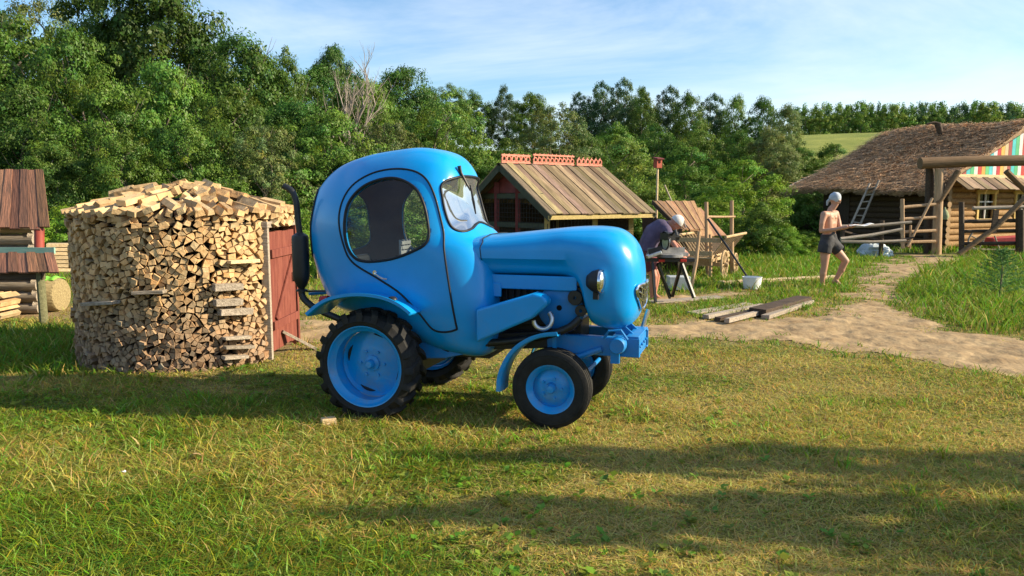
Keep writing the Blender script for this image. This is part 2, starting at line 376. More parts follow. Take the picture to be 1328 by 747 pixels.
reflect_grey = glass.copy(); reflect_grey.name = 'windshield_reflection'  # grey diffuse mixed into the glass stands for the pane's reflections
N, L = reflect_grey.node_tree.nodes, reflect_grey.node_tree.links
[setattr(q.inputs['IOR'], 'default_value', 1.2) for q in N if q.type == 'FRESNEL']
dd = N.new('ShaderNodeBsdfDiffuse'); dd.inputs['Color'].default_value = (0.20, 0.22, 0.22, 1); m5 = N.new('ShaderNodeMixShader'); m5.inputs[0].default_value = 0.25
L.new(N['Material Output'].inputs['Surface'].links[0].from_socket, m5.inputs[1]); L.new(dd.outputs[0], m5.inputs[2]); L.new(m5.outputs[0], N['Material Output'].inputs['Surface'])
CC = np.array([0.08, 1.24])
PROF = [(-0.62, 0.84), (-0.71, 1.02), (-0.775, 1.26), (-0.768, 1.48), (-0.69, 1.69), (-0.52, 1.845), (-0.27, 1.93), (0.03, 1.974), (0.22, 1.982), (0.395, 1.94),
        (0.49, 1.85), (0.545, 1.72), (0.582, 1.56), (0.612, 1.415), (0.68, 1.34), (0.765, 1.27), (0.815, 1.15), (0.835, 0.95), (0.845, 0.70), (0.825, 0.55), (0.73, 0.455), (0.45, 0.475), (0.20, 0.55), (-0.05, 0.66), (-0.33, 0.70), (-0.53, 0.745)]
_pp = np.array(spline(PROF, 12, True)); _th = np.unwrap(np.arctan2(_pp[:, 1]-CC[1], _pp[:, 0]-CC[0])); _rr = np.hypot(_pp[:, 0]-CC[0], _pp[:, 1]-CC[1])
_o = np.argsort(np.mod(_th, 2*np.pi)); _tt = np.mod(_th, 2*np.pi)[_o]; _rt = _rr[_o]
_tt = np.concatenate([_tt-2*np.pi, _tt, _tt+2*np.pi]); _rt = np.tile(_rt, 3)
NP = 3.4
def cab_n(x, z): return NP+2.6*smooth(1.35, 0.75, z)*smooth(-0.3, 0.7, x)
def cab_w(x, z): return 0.50-0.075*smooth(1.35, 2.0, z)-0.15*smooth(-0.15, -0.9, x)-0.03*smooth(1.55, 1.95, z)*smooth(0.1, -0.5, x)-0.03*smooth(0.9, 0.55, z)
def cabF(x, y, z):
    x = np.asarray(x, float); z = np.asarray(z, float)
    th = np.mod(np.arctan2(z-CC[1], x-CC[0]), 2*np.pi); s = np.hypot(x-CC[0], z-CC[1])/np.interp(th, _tt, _rt)
    q = cab_n(x, z); return (s**q+(np.abs(y)/cab_w(x, z))**q)**(1/q)
def cab_y(x, z, k=1.0):                               # half width of the cab at (x, z)
    th = np.mod(np.arctan2(z-CC[1], x-CC[0]), 2*np.pi); s = np.hypot(x-CC[0], z-CC[1])/np.interp(th, _tt, _rt)/k
    return cab_w(x, z)*k*np.clip(1-s**cab_n(x, z), 1e-4, None)**(1/cab_n(x, z))
def cab_x(y, z, side=1, k=1.0):                       # front (or rear) surface at (y, z)
    lo, hi = CC[0], CC[0]+side*1.2
    for _ in range(40):
        mid = (lo+hi)/2
        if cabF(mid, y, z) < k: lo = mid
        else: hi = mid
    return lo
def tloc(px, py):                                     # first hit of a photo ray with the cab, in tractor space
    h = Vector((math.cos(PSI), -math.sin(PSI), 0)); l = Vector((math.sin(PSI), math.cos(PSI), 0)); c = Vector((0, 0, CZ))-Vector(TO); r = ray(px, py)
    for t in np.arange(3.5, 9, 0.004):
        p = c+r*t
        if cabF(p.dot(h), p.dot(l), p.z) <= 1: return (p.dot(h), p.dot(l), p.z)
    return None
DOOR = [(0.597, 0.749), (0.528, 1.172), (0.488, 1.393), (0.416, 1.634), (0.318, 1.766), (0.151, 1.815), (-0.062, 1.794), (-0.225, 1.71), (-0.305, 1.589), (-0.325, 1.439),
        (-0.280, 1.262), (-0.203, 1.141), (0.001, 1.029), (0.178, 0.927), (0.317, 0.795), (0.43, 0.665), (0.585, 0.675)]
WIN = [(-0.241, 1.577), (-0.14, 1.688), (0.005, 1.742), (0.146, 1.741), (0.283, 1.672), (0.36, 1.549), (0.398, 1.379), (0.382, 1.29), (0.29, 1.233), (0.118, 1.173), (-0.082, 1.149), (-0.188, 1.178), (-0.253, 1.276), (-0.27, 1.432)]
REAR = [(-0.255, 1.20), (-0.27, 1.40), (-0.25, 1.58), (-0.15, 1.68), (0.17, 1.68), (0.32, 1.60), (0.375, 1.40), (0.355, 1.20), (0.12, 1.13), (-0.12, 1.13)]
FRONT = [(-0.39, 1.45), (-0.385, 1.60), (-0.345, 1.715), (-0.20, 1.758), (0, 1.768), (0.20, 1.758), (0.345, 1.715), (0.385, 1.60), (0.39, 1.45), (0.345, 1.372), (0.2, 1.385), (0, 1.425), (-0.2, 1.385), (-0.345, 1.372)]
CDOOR, CWIN, CREAR, CFRONT = [np.array(spline(p, 10, True)) for p in (DOOR, WIN, REAR, FRONT)]
# the shell: a cube-sphere pushed out to the cab surface
bm = bmesh.new(); n = 84; VV = {}
def cs(a, b, f):
    u, v = math.tan((a/n*2-1)*math.pi/4), math.tan((b/n*2-1)*math.pi/4)
    p = [(1, u, v), (-1, -u, v), (-u, 1, v), (u, -1, v), (u, v, 1), (u, -v, -1)][f]
    return Vector(p).normalized()
dirs = []; quads = []; key = {}
for f in range(6):
    idx = {}
    for a in range(n+1):
        for b_ in range(n+1):
            d = cs(a, b_, f); k = (round(d.x, 5), round(d.y, 5), round(d.z, 5))
            if k not in key: key[k] = len(dirs); dirs.append(d)
            idx[a, b_] = key[k]
    for a in range(n):
        for b_ in range(n): quads.append((idx[a, b_], idx[a+1, b_], idx[a+1, b_+1], idx[a, b_+1]))
D = np.array([tuple(d) for d in dirs]); D[:, 1] *= 0.62; D[:, 0] *= 1.1
lo_ = np.zeros(len(D)); hi_ = np.full(len(D), 3.0)
for _ in range(40):
    mid = (lo_+hi_)/2; ins = cabF(CC[0]+D[:, 0]*mid, D[:, 1]*mid, CC[1]+D[:, 2]*mid) < 1
    lo_ = np.where(ins, mid, lo_); hi_ = np.where(ins, hi_, mid)
P = np.c_[CC[0]+D[:, 0]*lo_, D[:, 1]*lo_, CC[1]+D[:, 2]*lo_]
quads = np.array(quads); C4 = P[quads].mean(1)
side = np.abs(C4[:, 1]) > 0.25
cut_side = in_poly(C4[:, 0], C4[:, 2], CWIN) & side
cut_rear = in_poly(C4[:, 1], C4[:, 2], CREAR) & (C4[:, 0] < -0.4)
cut_front = in_poly(C4[:, 1], C4[:, 2], CFRONT) & (C4[:, 0] > 0.25)
cut = cut_side | cut_rear | cut_front
keepq = quads[~cut]
rim = {}
for nm, c in (('s', cut_side), ('r', cut_rear), ('f', cut_front)):
    for v in set(np.unique(quads[c])) & set(np.unique(keepq)): rim[v] = nm
def nearest(poly, p):
    a = poly; b2 = np.roll(poly, -1, 0); v = b2-a; t = np.clip(((p-a)*v).sum(1)/((v*v).sum(1)+1e-12), 0, 1); q = a+v*t[:, None]
    return q[np.argmin(((q-p)**2).sum(1))]
for v, nm in rim.items():
    if nm == 's': x, z = nearest(CWIN, P[v, [0, 2]]); P[v] = (x, math.copysign(float(cab_y(x, z)), P[v, 1]), z)
    elif nm == 'r': y, z = nearest(CREAR, P[v, [1, 2]]); P[v] = (cab_x(y, z, -1), y, z)
    else: y, z = nearest(CFRONT, P[v, [1, 2]]); P[v] = (cab_x(y, z, 1), y, z)
u_ = np.unique(keepq); rm = np.zeros(len(P), int); rm[u_] = np.arange(len(u_))
cab = raw_mesh('cab_body', P[u_], [tuple(q) for q in rm[keepq]], [BLUE, LINING], tractor, smooth=True)
bm.from_mesh(cab.data); bmesh.ops.recalc_face_normals(bm, faces=bm.faces); bm.to_mesh(cab.data); bm.free()
sm = cab.modifiers.new('shell', 'SOLIDIFY'); sm.thickness = 0.03; sm.offset = -1; sm.material_offset = 1; sm.material_offset_rim = 0
def pane(name, pts3, parent):
    c = sum((Vector(p) for p in pts3), Vector())/len(pts3); m = len(pts3)
    return raw_mesh(name, [tuple(p) for p in pts3]+[tuple(c)], [(i, (i+1) % m, m) for i in range(m)], glass, parent, smooth=True)
def side3(C, sg, k=1.0, out=0.0): return [(x, sg*(float(cab_y(x, z, k))+out), z) for x, z in C]
for sg in (-1, 1):
    # door panel: the seam, window with seal, and handle belong to it
    door = MB().tube(side3(CDOOR, sg, out=0.001), 0.0075, 8, closed=True).build('door', SEAM, tractor, smooth=True, sharp=80)
    MB().tube(side3(CWIN, sg, out=0.0), 0.011, 8, closed=True).build('window_seal', SEAM, door, smooth=True, sharp=80)
    pane('window_pane', side3(CWIN, sg, 1, -0.012), door)
    if True:
        hx, hz = 0.03, 1.06
        hp = [(hx+dx, sg*(float(cab_y(hx+dx, hz+dz))+dy), hz+dz) for dx, dy, dz in [(-0.045, 0.006, 0.012), (-0.03, 0.026, 0.006), (0.0, 0.032, -0.014), (0.035, 0.03, -0.028), (0.062, 0.026, -0.030)]]
        MB().tube(spline(hp, 5), 0.0065, 8).lathe([(0.001, -0.006), (0.016, -0.006), (0.016, 0.006), (0.001, 0.006)], hp[0], 'y', 14).build('handle', CHROME, door, smooth=True)
r3 = [(cab_x(y, z, -1), y, z) for y, z in CREAR]; f3 = [(cab_x(y, z, 1), y, z) for y, z in CFRONT]
w_ = pane('rear_window', [(x+0.012, y, z) for x, y, z in r3], tractor); MB().tube(r3, 0.011, 8, closed=True).build('window_seal', SEAM, w_, smooth=True, sharp=80)
ws = pane('windshield', [(x-0.008, y, z) for x, y, z in f3], tractor); ws.data.materials[0] = reflect_grey
MB().tube(f3, 0.010, 8, closed=True).build('window_seal', SEAM, ws, smooth=True, sharp=80)
# wiper: motor arm at the top edge, blade hanging on the pane
top = Vector((cab_x(-0.17, 1.79)+0.012, -0.17, 1.79)); mid_ = Vector((cab_x(-0.14, 1.66)+0.03, -0.14, 1.66)); low = Vector((cab_x(-0.10, 1.49)+0.02, -0.10, 1.49))
MB().tube([top+Vector((-0.01, -0.01, 0.05)), top, mid_], [0.016, 0.012, 0.006], 8).tube([mid_+Vector((0, -0.005, 0.04)), (mid_+low)/2+Vector((.004, 0, 0)), low], [0.005, 0.010, 0.005], 6).build('wiper', VINYL, tractor, smooth=True)
# hood: sections along x, crease on the flanks, bull nose
HT = spline([(0.62, 1.33), (0.72, 1.338), (0.84, 1.346), (1.08, 1.372), (1.37, 1.402), (1.58, 1.405), (1.70, 1.375), (1.79, 1.29), (1.835, 1.18), (1.852, 1.06)], 8)
HB = spline([(0.62, 1.04), (0.85, 1.045), (1.20, 1.045), (1.37, 1.035), (1.435, 0.99), (1.47, 0.89), (1.495, 0.775), (1.53, 0.715), (1.61, 0.690), (1.71, 0.690), (1.795, 0.735), (1.835, 0.83), (1.85, 0.95), (1.852, 1.02)], 8)
HT = np.array(HT); HB = np.array(HB)
xs = np.concatenate([np.linspace(0.62, 1.40, 30), np.linspace(1.42, 1.70, 24), 1.852-0.152*np.cos(np.linspace(0.05, math.pi/2-0.02, 22))])
xs = np.unique(np.round(np.concatenate([xs, 1.852-0.15*(1-np.sin(np.linspace(0, math.pi/2, 24)))]), 5))
rings = []; NS = 64
for x in xs:
    zt, zb = np.interp(x, HT[:, 0], HT[:, 1]), np.interp(x, HB[:, 0], HB[:, 1])
    q = max(0.0, (x-1.45)/(1.853-1.45)); w = (0.375-0.035*smooth(0.7, 1.3, x))*(1-min(q, .999)**3.6)**(1/3.0)
    sharpz = float(1-smooth(1.30, 1.50, x)); n_ = 3.2+0.6*sharpz
    zc = (1.185 if x < 1.4 else 1.185+(0.5*(zt+zb)-1.185)*float(smooth(1.4, 1.852, x))); ring = []
    for k in range(NS):
        a = 2*math.pi*k/NS; ca, sa = math.cos(a), math.sin(a)
        yy = math.copysign(abs(ca)**(2/n_), ca)*w
        if sa >= 0: zz = zc+(zt-zc)*abs(sa)**(2/n_)
        else:
            zz = zc-(zc-zb)*abs(sa)**(2/(n_+1.8*(1-sharpz)))
            yy = yy-math.copysign(1, ca)*0.042*sharpz*float(smooth(0.0, 0.12, -sa)) if abs(yy) > 0.05 else yy
        ring.append((x, yy, zz))
    rings.append(ring)
Vh = [p for r_ in rings for p in r_]; Fh = [(i*NS+k, i*NS+(k+1) % NS, (i+1)*NS+(k+1) % NS, (i+1)*NS+k) for i in range(len(xs)-1) for k in range(NS)]
Fh += [tuple(range(NS)), tuple((len(xs)-1)*NS+k for k in reversed(range(NS)))]
hood = MB().add(Vh, Fh).build('hood', BLUE, tractor, smooth=True, sharp=32)
def hood_hit(x, z):                                    # y of near flank there (from rings)
    i = int(np.argmin(abs(xs-x))); r_ = [p for p in rings[i] if p[1] < 0]; return min(r_, key=lambda p: abs(p[2]-z))[1]
def hood_front(y, z):
    best = 0
    for r_ in rings:
        ys = [p for p in r_ if abs(p[2]-z) < 0.05]
        if ys and max(abs(p[1]) for p in ys) >= abs(y): best = r_[0][0]
    return best
MB().tube([(0.752+0.006*math.sin(i), y, z) for i, (y, z) in enumerate([(p[1]*1.004, p[2]+0.001) for p in rings[int(np.argmin(abs(xs-0.80)))]] )], 0.004, 5, closed=True).build('hood_seam', SEAM, hood, smooth=True)
for sg in (-1, 1):
    MB().box((1.10, sg*0.288, 1.015), (0.66, 0.022, 0.10)).box((0.83, sg*0.295, 0.955), (0.10, 0.024, 0.10)).build('hood_side_panel', BLUE, tractor, bevel=0.006)
    # sloping side beam between cab and engine
    pl = [(0.76, 0.60), (0.76, 0.835), (1.175, 0.965), (1.235, 0.955), (1.275, 0.915), (1.268, 0.885), (1.165, 0.79)]
    y0 = sg*0.50
    MB().prism([(x, y0, z) for x, z in (pl if sg < 0 else pl[::-1])], (0, -sg*0.13, 0)).build('side_beam', BLUE, tractor, bevel=0.018, seg=3, smooth=True)
# headlights on brackets
for sg in (-1, 1):
    hl = Vector((1.60, sg*0.385, 1.05))
    h_ = MB().lathe([(0.004, -0.085), (0.04, -0.078), (0.068, -0.045), (0.082, 0.0), (0.084, 0.02), (0.076, 0.026)], hl, 'x', 28).box(hl+Vector((-0.02, -sg*0.02, -0.10)), (0.035, 0.04, 0.05)).box(hl+Vector((-0.02, -sg*0.04, -0.075)), (0.03, 0.05, 0.03)).build('headlight', VINYL, tractor, smooth=True)
    MB().lathe([(0.077, 0.022), (0.06, 0.036), (0.03, 0.045), (0.002, 0.048)], hl, 'x', 28).build('lens', CHROME, h_, smooth=True)
    MB().lathe([(0.0765, 0.024), (0.083, 0.028), (0.086, 0.018), (0.083, 0.008)], hl, 'x', 28).build('bezel', CHROME, h_, smooth=True)
# grille: black oval with chrome frame and bars bent round the nose
def nose(y, z, out=0.0):
    x = hood_front(y, z); return (x+out, y, z)
gc = 0.93
ov = []
for k in range(36):
    a = 2*math.pi*k/36; y = 0.215*math.copysign(abs(math.cos(a))**0.8, math.cos(a)); z = gc+0.10*math.sin(a)*(0.75 if math.sin(a) > 0 else 1.05)+0.05*(y/0.215)**2
    ov.append((y, z))
def hood_in(x, y, z):
    zt, zb = np.interp(x, HT[:, 0], HT[:, 1]), np.interp(x, HB[:, 0], HB[:, 1])
    q = max(0.0, (x-1.45)/(1.853-1.45)); w = 0.34*(1-min(q, .999)**3.6)**(1/3.0); zc = 1.185+(0.5*(zt+zb)-1.185)*float(smooth(1.4, 1.852, x)); n_ = 3.2
    dz = (z-zc)/max(zt-zc, 1e-4) if z >= zc else (zc-z)/max(zc-zb, 1e-4)
    return (abs(y)/w)**n_+dz**(n_ if z >= zc else n_+1.8) < 1
def nx(y, z):                                          # nose surface at (y, z)
    lo, hi = 1.6, 1.86
    for _ in range(26):
        m_ = (lo+hi)/2
        if hood_in(m_, y, z): lo = m_
        else: hi = m_
    return lo
gp = [(nx(y, z)+0.012, y, z) for y, z in ov]
gr = MB().tube(gp, 0.011, 8, closed=True)
for z in (0.965, 0.925, 0.885):
    gr.tube([(nx(y, z+0.05*(y/.215)**2)+0.014, y, z+0.05*(y/.215)**2) for y in np.linspace(-0.19, 0.19, 15)], 0.006, 6)
for y in (-0.14, -0.07, 0, 0.07, 0.14): gr.tube([(nx(y, z)+0.014, y, z) for z in np.linspace(gc-0.085+0.05*(y/.215)**2, gc+0.06+0.05*(y/.215)**2, 6)], 0.006, 6)
grille = gr.build('grille', CHROME, tractor, smooth=True)
gv = []; gf_ = []
for rr in (1.0, .8, .6, .4, .2, .05): gv += [(nx(y*rr, gc+(z-gc)*rr)+0.006, y*rr, gc+(z-gc)*rr) for y, z in ov]
for i in range(5): gf_ += [(i*36+k, i*36+(k+1) % 36, (i+1)*36+(k+1) % 36, (i+1)*36+k) for k in range(36)]
raw_mesh('grille_backing', gv, gf_+[tuple(range(180, 216))], SEAM, grille, smooth=True)
# engine and running gear
eng = MB().box((1.02, 0, 0.86), (0.66, 0.36, 0.34)).box((0.98, 0, 0.66), (0.9, 0.28, 0.16)).box((1.30, -0.10, 0.82), (0.20, 0.24, 0.30))
for k in range(6): eng.box((0.84+0.05*k, -0.19, 0.93), (0.014, 0.05, 0.20))
engine = eng.build('engine', VINYL, tractor, bevel=0.012)
MB().lathe([(0.02, -0.03), (0.13, -0.03), (0.165, -0.01), (0.172, 0.06), (0.15, 0.065), (0.15, 0.10), (0.02, 0.10)], (1.30, -0.24, 0.84), 'y', 36).build('fan_housing', BLUE_SHADE, engine, smooth=True)
MB().lathe([(0.012, -0.02), (0.05, -0.02), (0.055, 0.0), (0.05, 0.02), (0.012, 0.02)], (1.42, -0.29, 0.92), 'y', 24).lathe([(0.012, -0.02), (0.04, -0.02), (0.04, 0.02)], (1.46, -0.28, 0.83), 'y', 20).build('pulley', M['black_metal'], engine, smooth=True)
MB().tube([(1.21+0.062*math.cos(a), -0.36+0.03*math.sin(a*.5), 0.765+0.062*math.sin(a)) for a in np.linspace(-3.1, 0.9, 18)], 0.017, 10).build('intake_hose', M['steel'], engine, smooth=True)
MB().tube(spline([(0.2, -0.30, 0.53), (0.7, -0.33, 0.56), (1.1, -0.33, 0.62), (1.36, -0.33, 0.70), (1.46, -0.31, 0.78)], 6), 0.028, 12).build('exhaust_pipe', M['black_metal'], engine, smooth=True)
ch = MB()
for sg in (-1, 1): ch.beam((-0.2, sg*0.24, 0.48), (1.20, sg*0.20, 0.60), 0.07, 0.12)
ch.box((0.0, 0, 0.46), (0.42, 0.5, 0.34)).box((0.45, 0, 0.50), (0.6, 0.36, 0.16)).beam((0, -0.5, 0.37), (0, 0.5, 0.37), 0.14, 0.14)
for k in range(4): ch.tube([(0.15+0.08*k, -0.30, 0.56), (0.5+0.1*k, -0.36, 0.50+0.02*k)], 0.012, 6)
ch.build('chassis', M['black_metal'], tractor, bevel=0.01)
MB().prism([(0.16, -0.36, 0.60), (0.70, -0.36, 0.50), (0.46, -0.36, 0.44), (0.20, -0.36, 0.42)], (0, 0.72, 0)).build('floor_pan', BLUE_SHADE, tractor, bevel=0.01)
ff = MB()
for sg in (-1, 1):
    ff.box((1.62, sg*0.22, 0.60), (0.66, 0.016, 0.15)).box((1.62, sg*0.195, 0.672), (0.66, 0.055, 0.014)).box((1.62, sg*0.195, 0.528), (0.66, 0.055, 0.014))
    ff.prism([(1.76, sg*0.10, 0.68), (1.90, sg*0.10, 0.68), (1.80, sg*0.10, 0.78), (1.74, sg*0.10, 0.78)], (0, 0.015, 0))
ff.box((1.93, 0, 0.60), (0.016, 0.40, 0.13)).box((1.90, 0, 0.685), (0.09, 0.44, 0.014)).box((1.88, 0, 0.525), (0.12, 0.36, 0.014)).box((1.80, 0, 0.62), (0.1, 0.30, 0.12))
for y in (-0.18, -0.06, 0.06, 0.18): ff.lathe([(0.001, 0.014), (0.014, 0.014), (0.014, 0)], (1.938, y*.85, 0.60), 'x', 6)
front_frame = ff.build('front_frame', BLUE_SHADE, tractor, bevel=0.004); front_frame.location = (-0.09, 0, 0.06); front_frame.scale = (1, 1, 0.86)
MB().lathe([(0.001, -0.06), (0.05, -0.06), (0.058, -0.04), (0.058, 0.03), (0.03, 0.06), (0.001, 0.06)], (1.72, -0.265, 0.60), 'y', 18).box((1.70, -0.25, 0.53), (0.06, 0.06, 0.12)).tube([(1.62, -0.26, 0.64), (1.66, -0.30, 0.70), (1.74, -0.29, 0.71), (1.78, -0.25, 0.64)], 0.01, 6).build('steering_box', BLUE_SHADE, tractor, smooth=True)
ax = MB().tube([(1.27, -0.36, 0.285), (1.30, -0.2, 0.36), (1.30, 0, 0.40), (1.30, 0.2, 0.36), (1.27, 0.36, 0.285)], 0.04, 10).box((1.30, 0, 0.47), (0.12, 0.14, 0.2)).tube([(1.47, -0.33, 0.36), (1.47, 0.33, 0.36)], 0.016, 8)
for sg in (-1, 1): ax.tube([(1.30, sg*0.28, 0.20), (1.30, sg*0.26, 0.52)], 0.026, 10).tube([(1.30, sg*0.26, 0.44), (1.60, sg*0.24, 0.56)], 0.022, 8)
ax.build('front_axle', BLUE_SHADE, tractor, smooth=True)
MB().tube([(1.80, 0.235, 0.60), (1.85, 0.26, 0.78)], 0.016, 10).build('tow_pin', M['steel'], tractor, smooth=True)
# wheels
def tyre_profile(ro, ri, w, sh=0.03):
    return [(ri, -w*.34), (ri+0.012, -w*.42), (ri+(ro-ri)*.45, -w*.50), (ro-sh, -w*.46), (ro-sh*.35, -w*.38), (ro-0.004, -w*.2), (ro, 0), (ro-0.004, w*.2), (ro-sh*.35, w*.38), (ro-sh, w*.46), (ri+(ro-ri)*.45, w*.50), (ri+0.012, w*.42), (ri, w*.34)]
def rear_wheel(y, sg):
    w = empty('rear_wheel', (-0.035, y, 0.408)); w.parent = tractor; w.scale = (1.06, 1.06, 1.06); ro, ri, wd = 0.362, 0.268, 0.235
    t = MB().lathe(tyre_profile(ro, ri, wd, 0.04), (0, 0, 0), 'y', 72)
    t.lathe([(ri+0.018, sg*wd*.455), (ri+0.03, sg*wd*.475), (ri+0.042, sg*wd*.48)], (0, 0, 0), 'y', 72)
    nl = 19
    for k in range(nl):
        for s2 in (-1, 1):
            a0 = 2*math.pi*(k+(0.5 if s2 > 0 else 0))/nl; V = []
            for i, (yy, da) in enumerate([(0.012, 0.15), (0.06, 0.06), (0.108, -0.02), (0.118, -0.03)]):
                rb = ro-0.012 if i < 2 else ro-0.05 if i == 3 else ro-0.02
                rt = (ro+0.024, ro+0.024, ro+0.008, ro-0.045)[i]; hw = 0.052 if i < 2 else 0.058
                for rr, hh in ((rb, hw*1.25), (rt, hw), (rt, -hw), (rb, -hw*1.25)):
                    a = a0+da+hh; V.append((rr*math.cos(a), s2*yy, rr*math.sin(a)))
            t.add(V, [(i*4+j, i*4+(j+1) % 4, (i+1)*4+(j+1) % 4, (i+1)*4+j) for i in range(3) for j in range(4)]+[(0, 1, 2, 3), (15, 14, 13, 12)])
    t.build('tyre', M['rubber'], w, smooth=True, sharp=35)
    s = sg
    rimo = MB().lathe([(ri-0.012, -s*0.08), (ri-0.03, -s*0.05), (ri-0.035, s*0.01), (ri-0.03, s*0.06), (ri-0.012, s*0.075), (ri-0.004, s*0.085), (ri+0.004, s*0.10), (ri+0.012, s*0.102), (ri+0.012, s*0.088)], (0, 0, 0), 'y', 64)
    rimo.lathe([(ri-0.034, -s*0.03), (ri-0.05, -s*0.052), (0.17, -s*0.045), (0.13, -s*0.03), (0.09, -s*0.022), (0.02, -s*0.022)], (0, 0, 0), 'y', 64)
    for k in range(4):
        a = 0.5+k*math.pi/2
        rimo.box((0.205*math.cos(a), s*0.0, 0.205*math.sin(a)), (0.07, 0.05, 0.035), (0, -a, 0)) if False else None
    r_ = rimo.build('rim', BLUE, w, smooth=True)
    hb = MB().lathe([(0.001, s*0.04), (0.022, s*0.038), (0.030, s*0.025), (0.032, s*0.0), (0.055, -s*0.01), (0.055, -s*0.03)], (0, 0, 0), 'y', 24)
    for k in range(6): a = k*math.pi/3; hb.lathe([(0.001, -s*0.01), (0.010, -s*0.01), (0.011, -s*0.03)], (0.09*math.cos(a), 0, 0.09*math.sin(a)), 'y', 6)
    hb.build('hub', BLUE, w, smooth=True)
    for k in range(4):
        a = 1.28+k*math.pi/2; MB().tube([(0.20*math.cos(a+d), s*-0.050, 0.20*math.sin(a+d)) for d in np.linspace(-0.30, 0.30, 7)], [0.003, 0.008, 0.011, 0.012, 0.011, 0.008, 0.003], 6).build('rim_slot', SEAM, r_, smooth=True)
    return w
def front_wheel(y, sg, steer):
    w = empty('front_wheel', (1.272, y, 0.282), steer); w.parent = tractor; ro, ri, wd = 0.282, 0.165, 0.165
    pr = [(ri, -wd*.34), (ri+0.012, -wd*.42), (ri+0.055, -wd*.5), (ro-0.03, -wd*.47)]
    for k in range(5):
        yc = (-0.36+0.18*k)*wd
        pr += [(ro-0.006-abs(k-2)*0.003, yc-0.011), (ro-abs(k-2)*0.003, yc-0.008), (ro-abs(k-2)*0.003, yc+0.008), (ro-0.006-abs(k-2)*0.003, yc+0.011)]
    pr += [(ro-0.03, wd*.47), (ri+0.055, wd*.5), (ri+0.012, wd*.42), (ri, wd*.34)]
    MB().lathe(pr, (0, 0, 0), 'y', 64).lathe([(ri+0.075, sg*wd*.497), (ri+0.08, sg*wd*.507), (ri+0.085, sg*wd*.497)], (0, 0, 0), 'y', 64).build('tyre', M['rubber'], w, smooth=True, sharp=30)
    s = sg
    MB().lathe([(ri-0.01, -s*0.06), (ri-0.03, -s*0.03), (ri-0.03, s*0.03), (ri-0.012, s*0.05), (ri+0.004, s*0.066), (ri+0.01, s*0.068), (ri+0.01, s*0.055)], (0, 0, 0), 'y', 48).lathe([(ri-0.029, s*0.0), (0.115, s*0.004), (0.09, s*0.022), (0.055, s*0.026), (0.02, s*0.026)], (0, 0, 0), 'y', 48).build('rim', BLUE, w, smooth=True)
    hb = MB().lathe([(0.001, s*0.075), (0.024, s*0.072), (0.03, s*0.055), (0.034, s*0.03), (0.045, s*0.024)], (0, 0, 0), 'y', 20)
    for k in range(5): a = k*2*math.pi/5; hb.lathe([(0.001, s*0.04), (0.010, s*0.04), (0.011, s*0.02)], (0.073*math.cos(a), 0, 0.073*math.sin(a)), 'y', 6)
    hb.build('hub', BLUE, w, smooth=True)
    return w
rear_wheel(-0.555, -1); rear_wheel(0.555, 1); front_wheel(-0.335, -1, R(0)); front_wheel(0.43, 1, R(0))
# fenders
def strip(pts, y0, y1, th, lip=0.02):                  # curved sheet swept across y, rounded outer edge
    m = MB(); pts = np.array(pts); t = np.gradient(pts, axis=0); nn = np.c_[-t[:, 1], t[:, 0]]; nn /= np.linalg.norm(nn, axis=1)[:, None]
    sec = [(y0, -0.03), (y0, -0.008), (y0+(y1-y0)*.04, 0.0), (y0+(y1-y0)*.15, 0.004), (y0+(y1-y0)*.5, 0.008), (y1, 0.008), (y1, 0.008-th), (y0+(y1-y0)*.5, 0.008-th), (y0+(y1-y0)*.08, -th), (y0+(y1-y0)*.03, -0.03)]
    V = [(p[0]+n_[0]*h, y, p[1]+n_[1]*h) for p, n_ in zip(pts, nn) for y, h in sec]; k = len(sec)
    Fc = [(i*k+j, i*k+(j+1) % k, (i+1)*k+(j+1) % k, (i+1)*k+j) for i in range(len(pts)-1) for j in range(k)]+[tuple(range(k)), tuple((len(pts)-1)*k+j for j in reversed(range(k)))]
    return m.add(V, Fc)
RF = spline([(0.335, 0.80), (0.25, 0.856), (0.14, 0.895), (0.0, 0.912), (-0.14, 0.905), (-0.28, 0.875), (-0.38, 0.825), (-0.47, 0.755)], 5)
FFd = spline([(1.33, 0.668), (1.22, 0.652), (1.12, 0.612), (1.03, 0.545), (0.965, 0.455), (0.925, 0.35), (0.915, 0.245)], 5)
for sg in (-1, 1):
    f_ = strip(RF, sg*0.69, sg*0.40, 0.012).build('rear_fender', BLUE, tractor, smooth=True)
    if sg < 0:
        MB().lathe([(0.001, 0.022), (0.02, 0.02), (0.034, 0.008), (0.036, 0)], (0.17, -0.60, 0.895), 'z', 20).build('marker_lamp', VINYL, f_, smooth=True)
    rl = mat('tail_lamp_red', (0.35, 0.012, 0.01), 0.25) if sg < 0 else rl
    MB().lathe([(0.001, -0.05), (0.03, -0.045), (0.036, -0.02), (0.036, 0.02)], (-0.43, sg*0.50, 0.85), 'x', 18).build('tail_lamp', rl, f_, smooth=True)
    g_ = strip(FFd, sg*0.435, sg*0.27, 0.010).build('front_fender', BLUE, tractor, smooth=True)
    MB().beam((1.28, sg*0.33, 0.66), (1.28, sg*0.28, 0.40), 0.03, 0.008).build('bracket', BLUE_SHADE, g_)
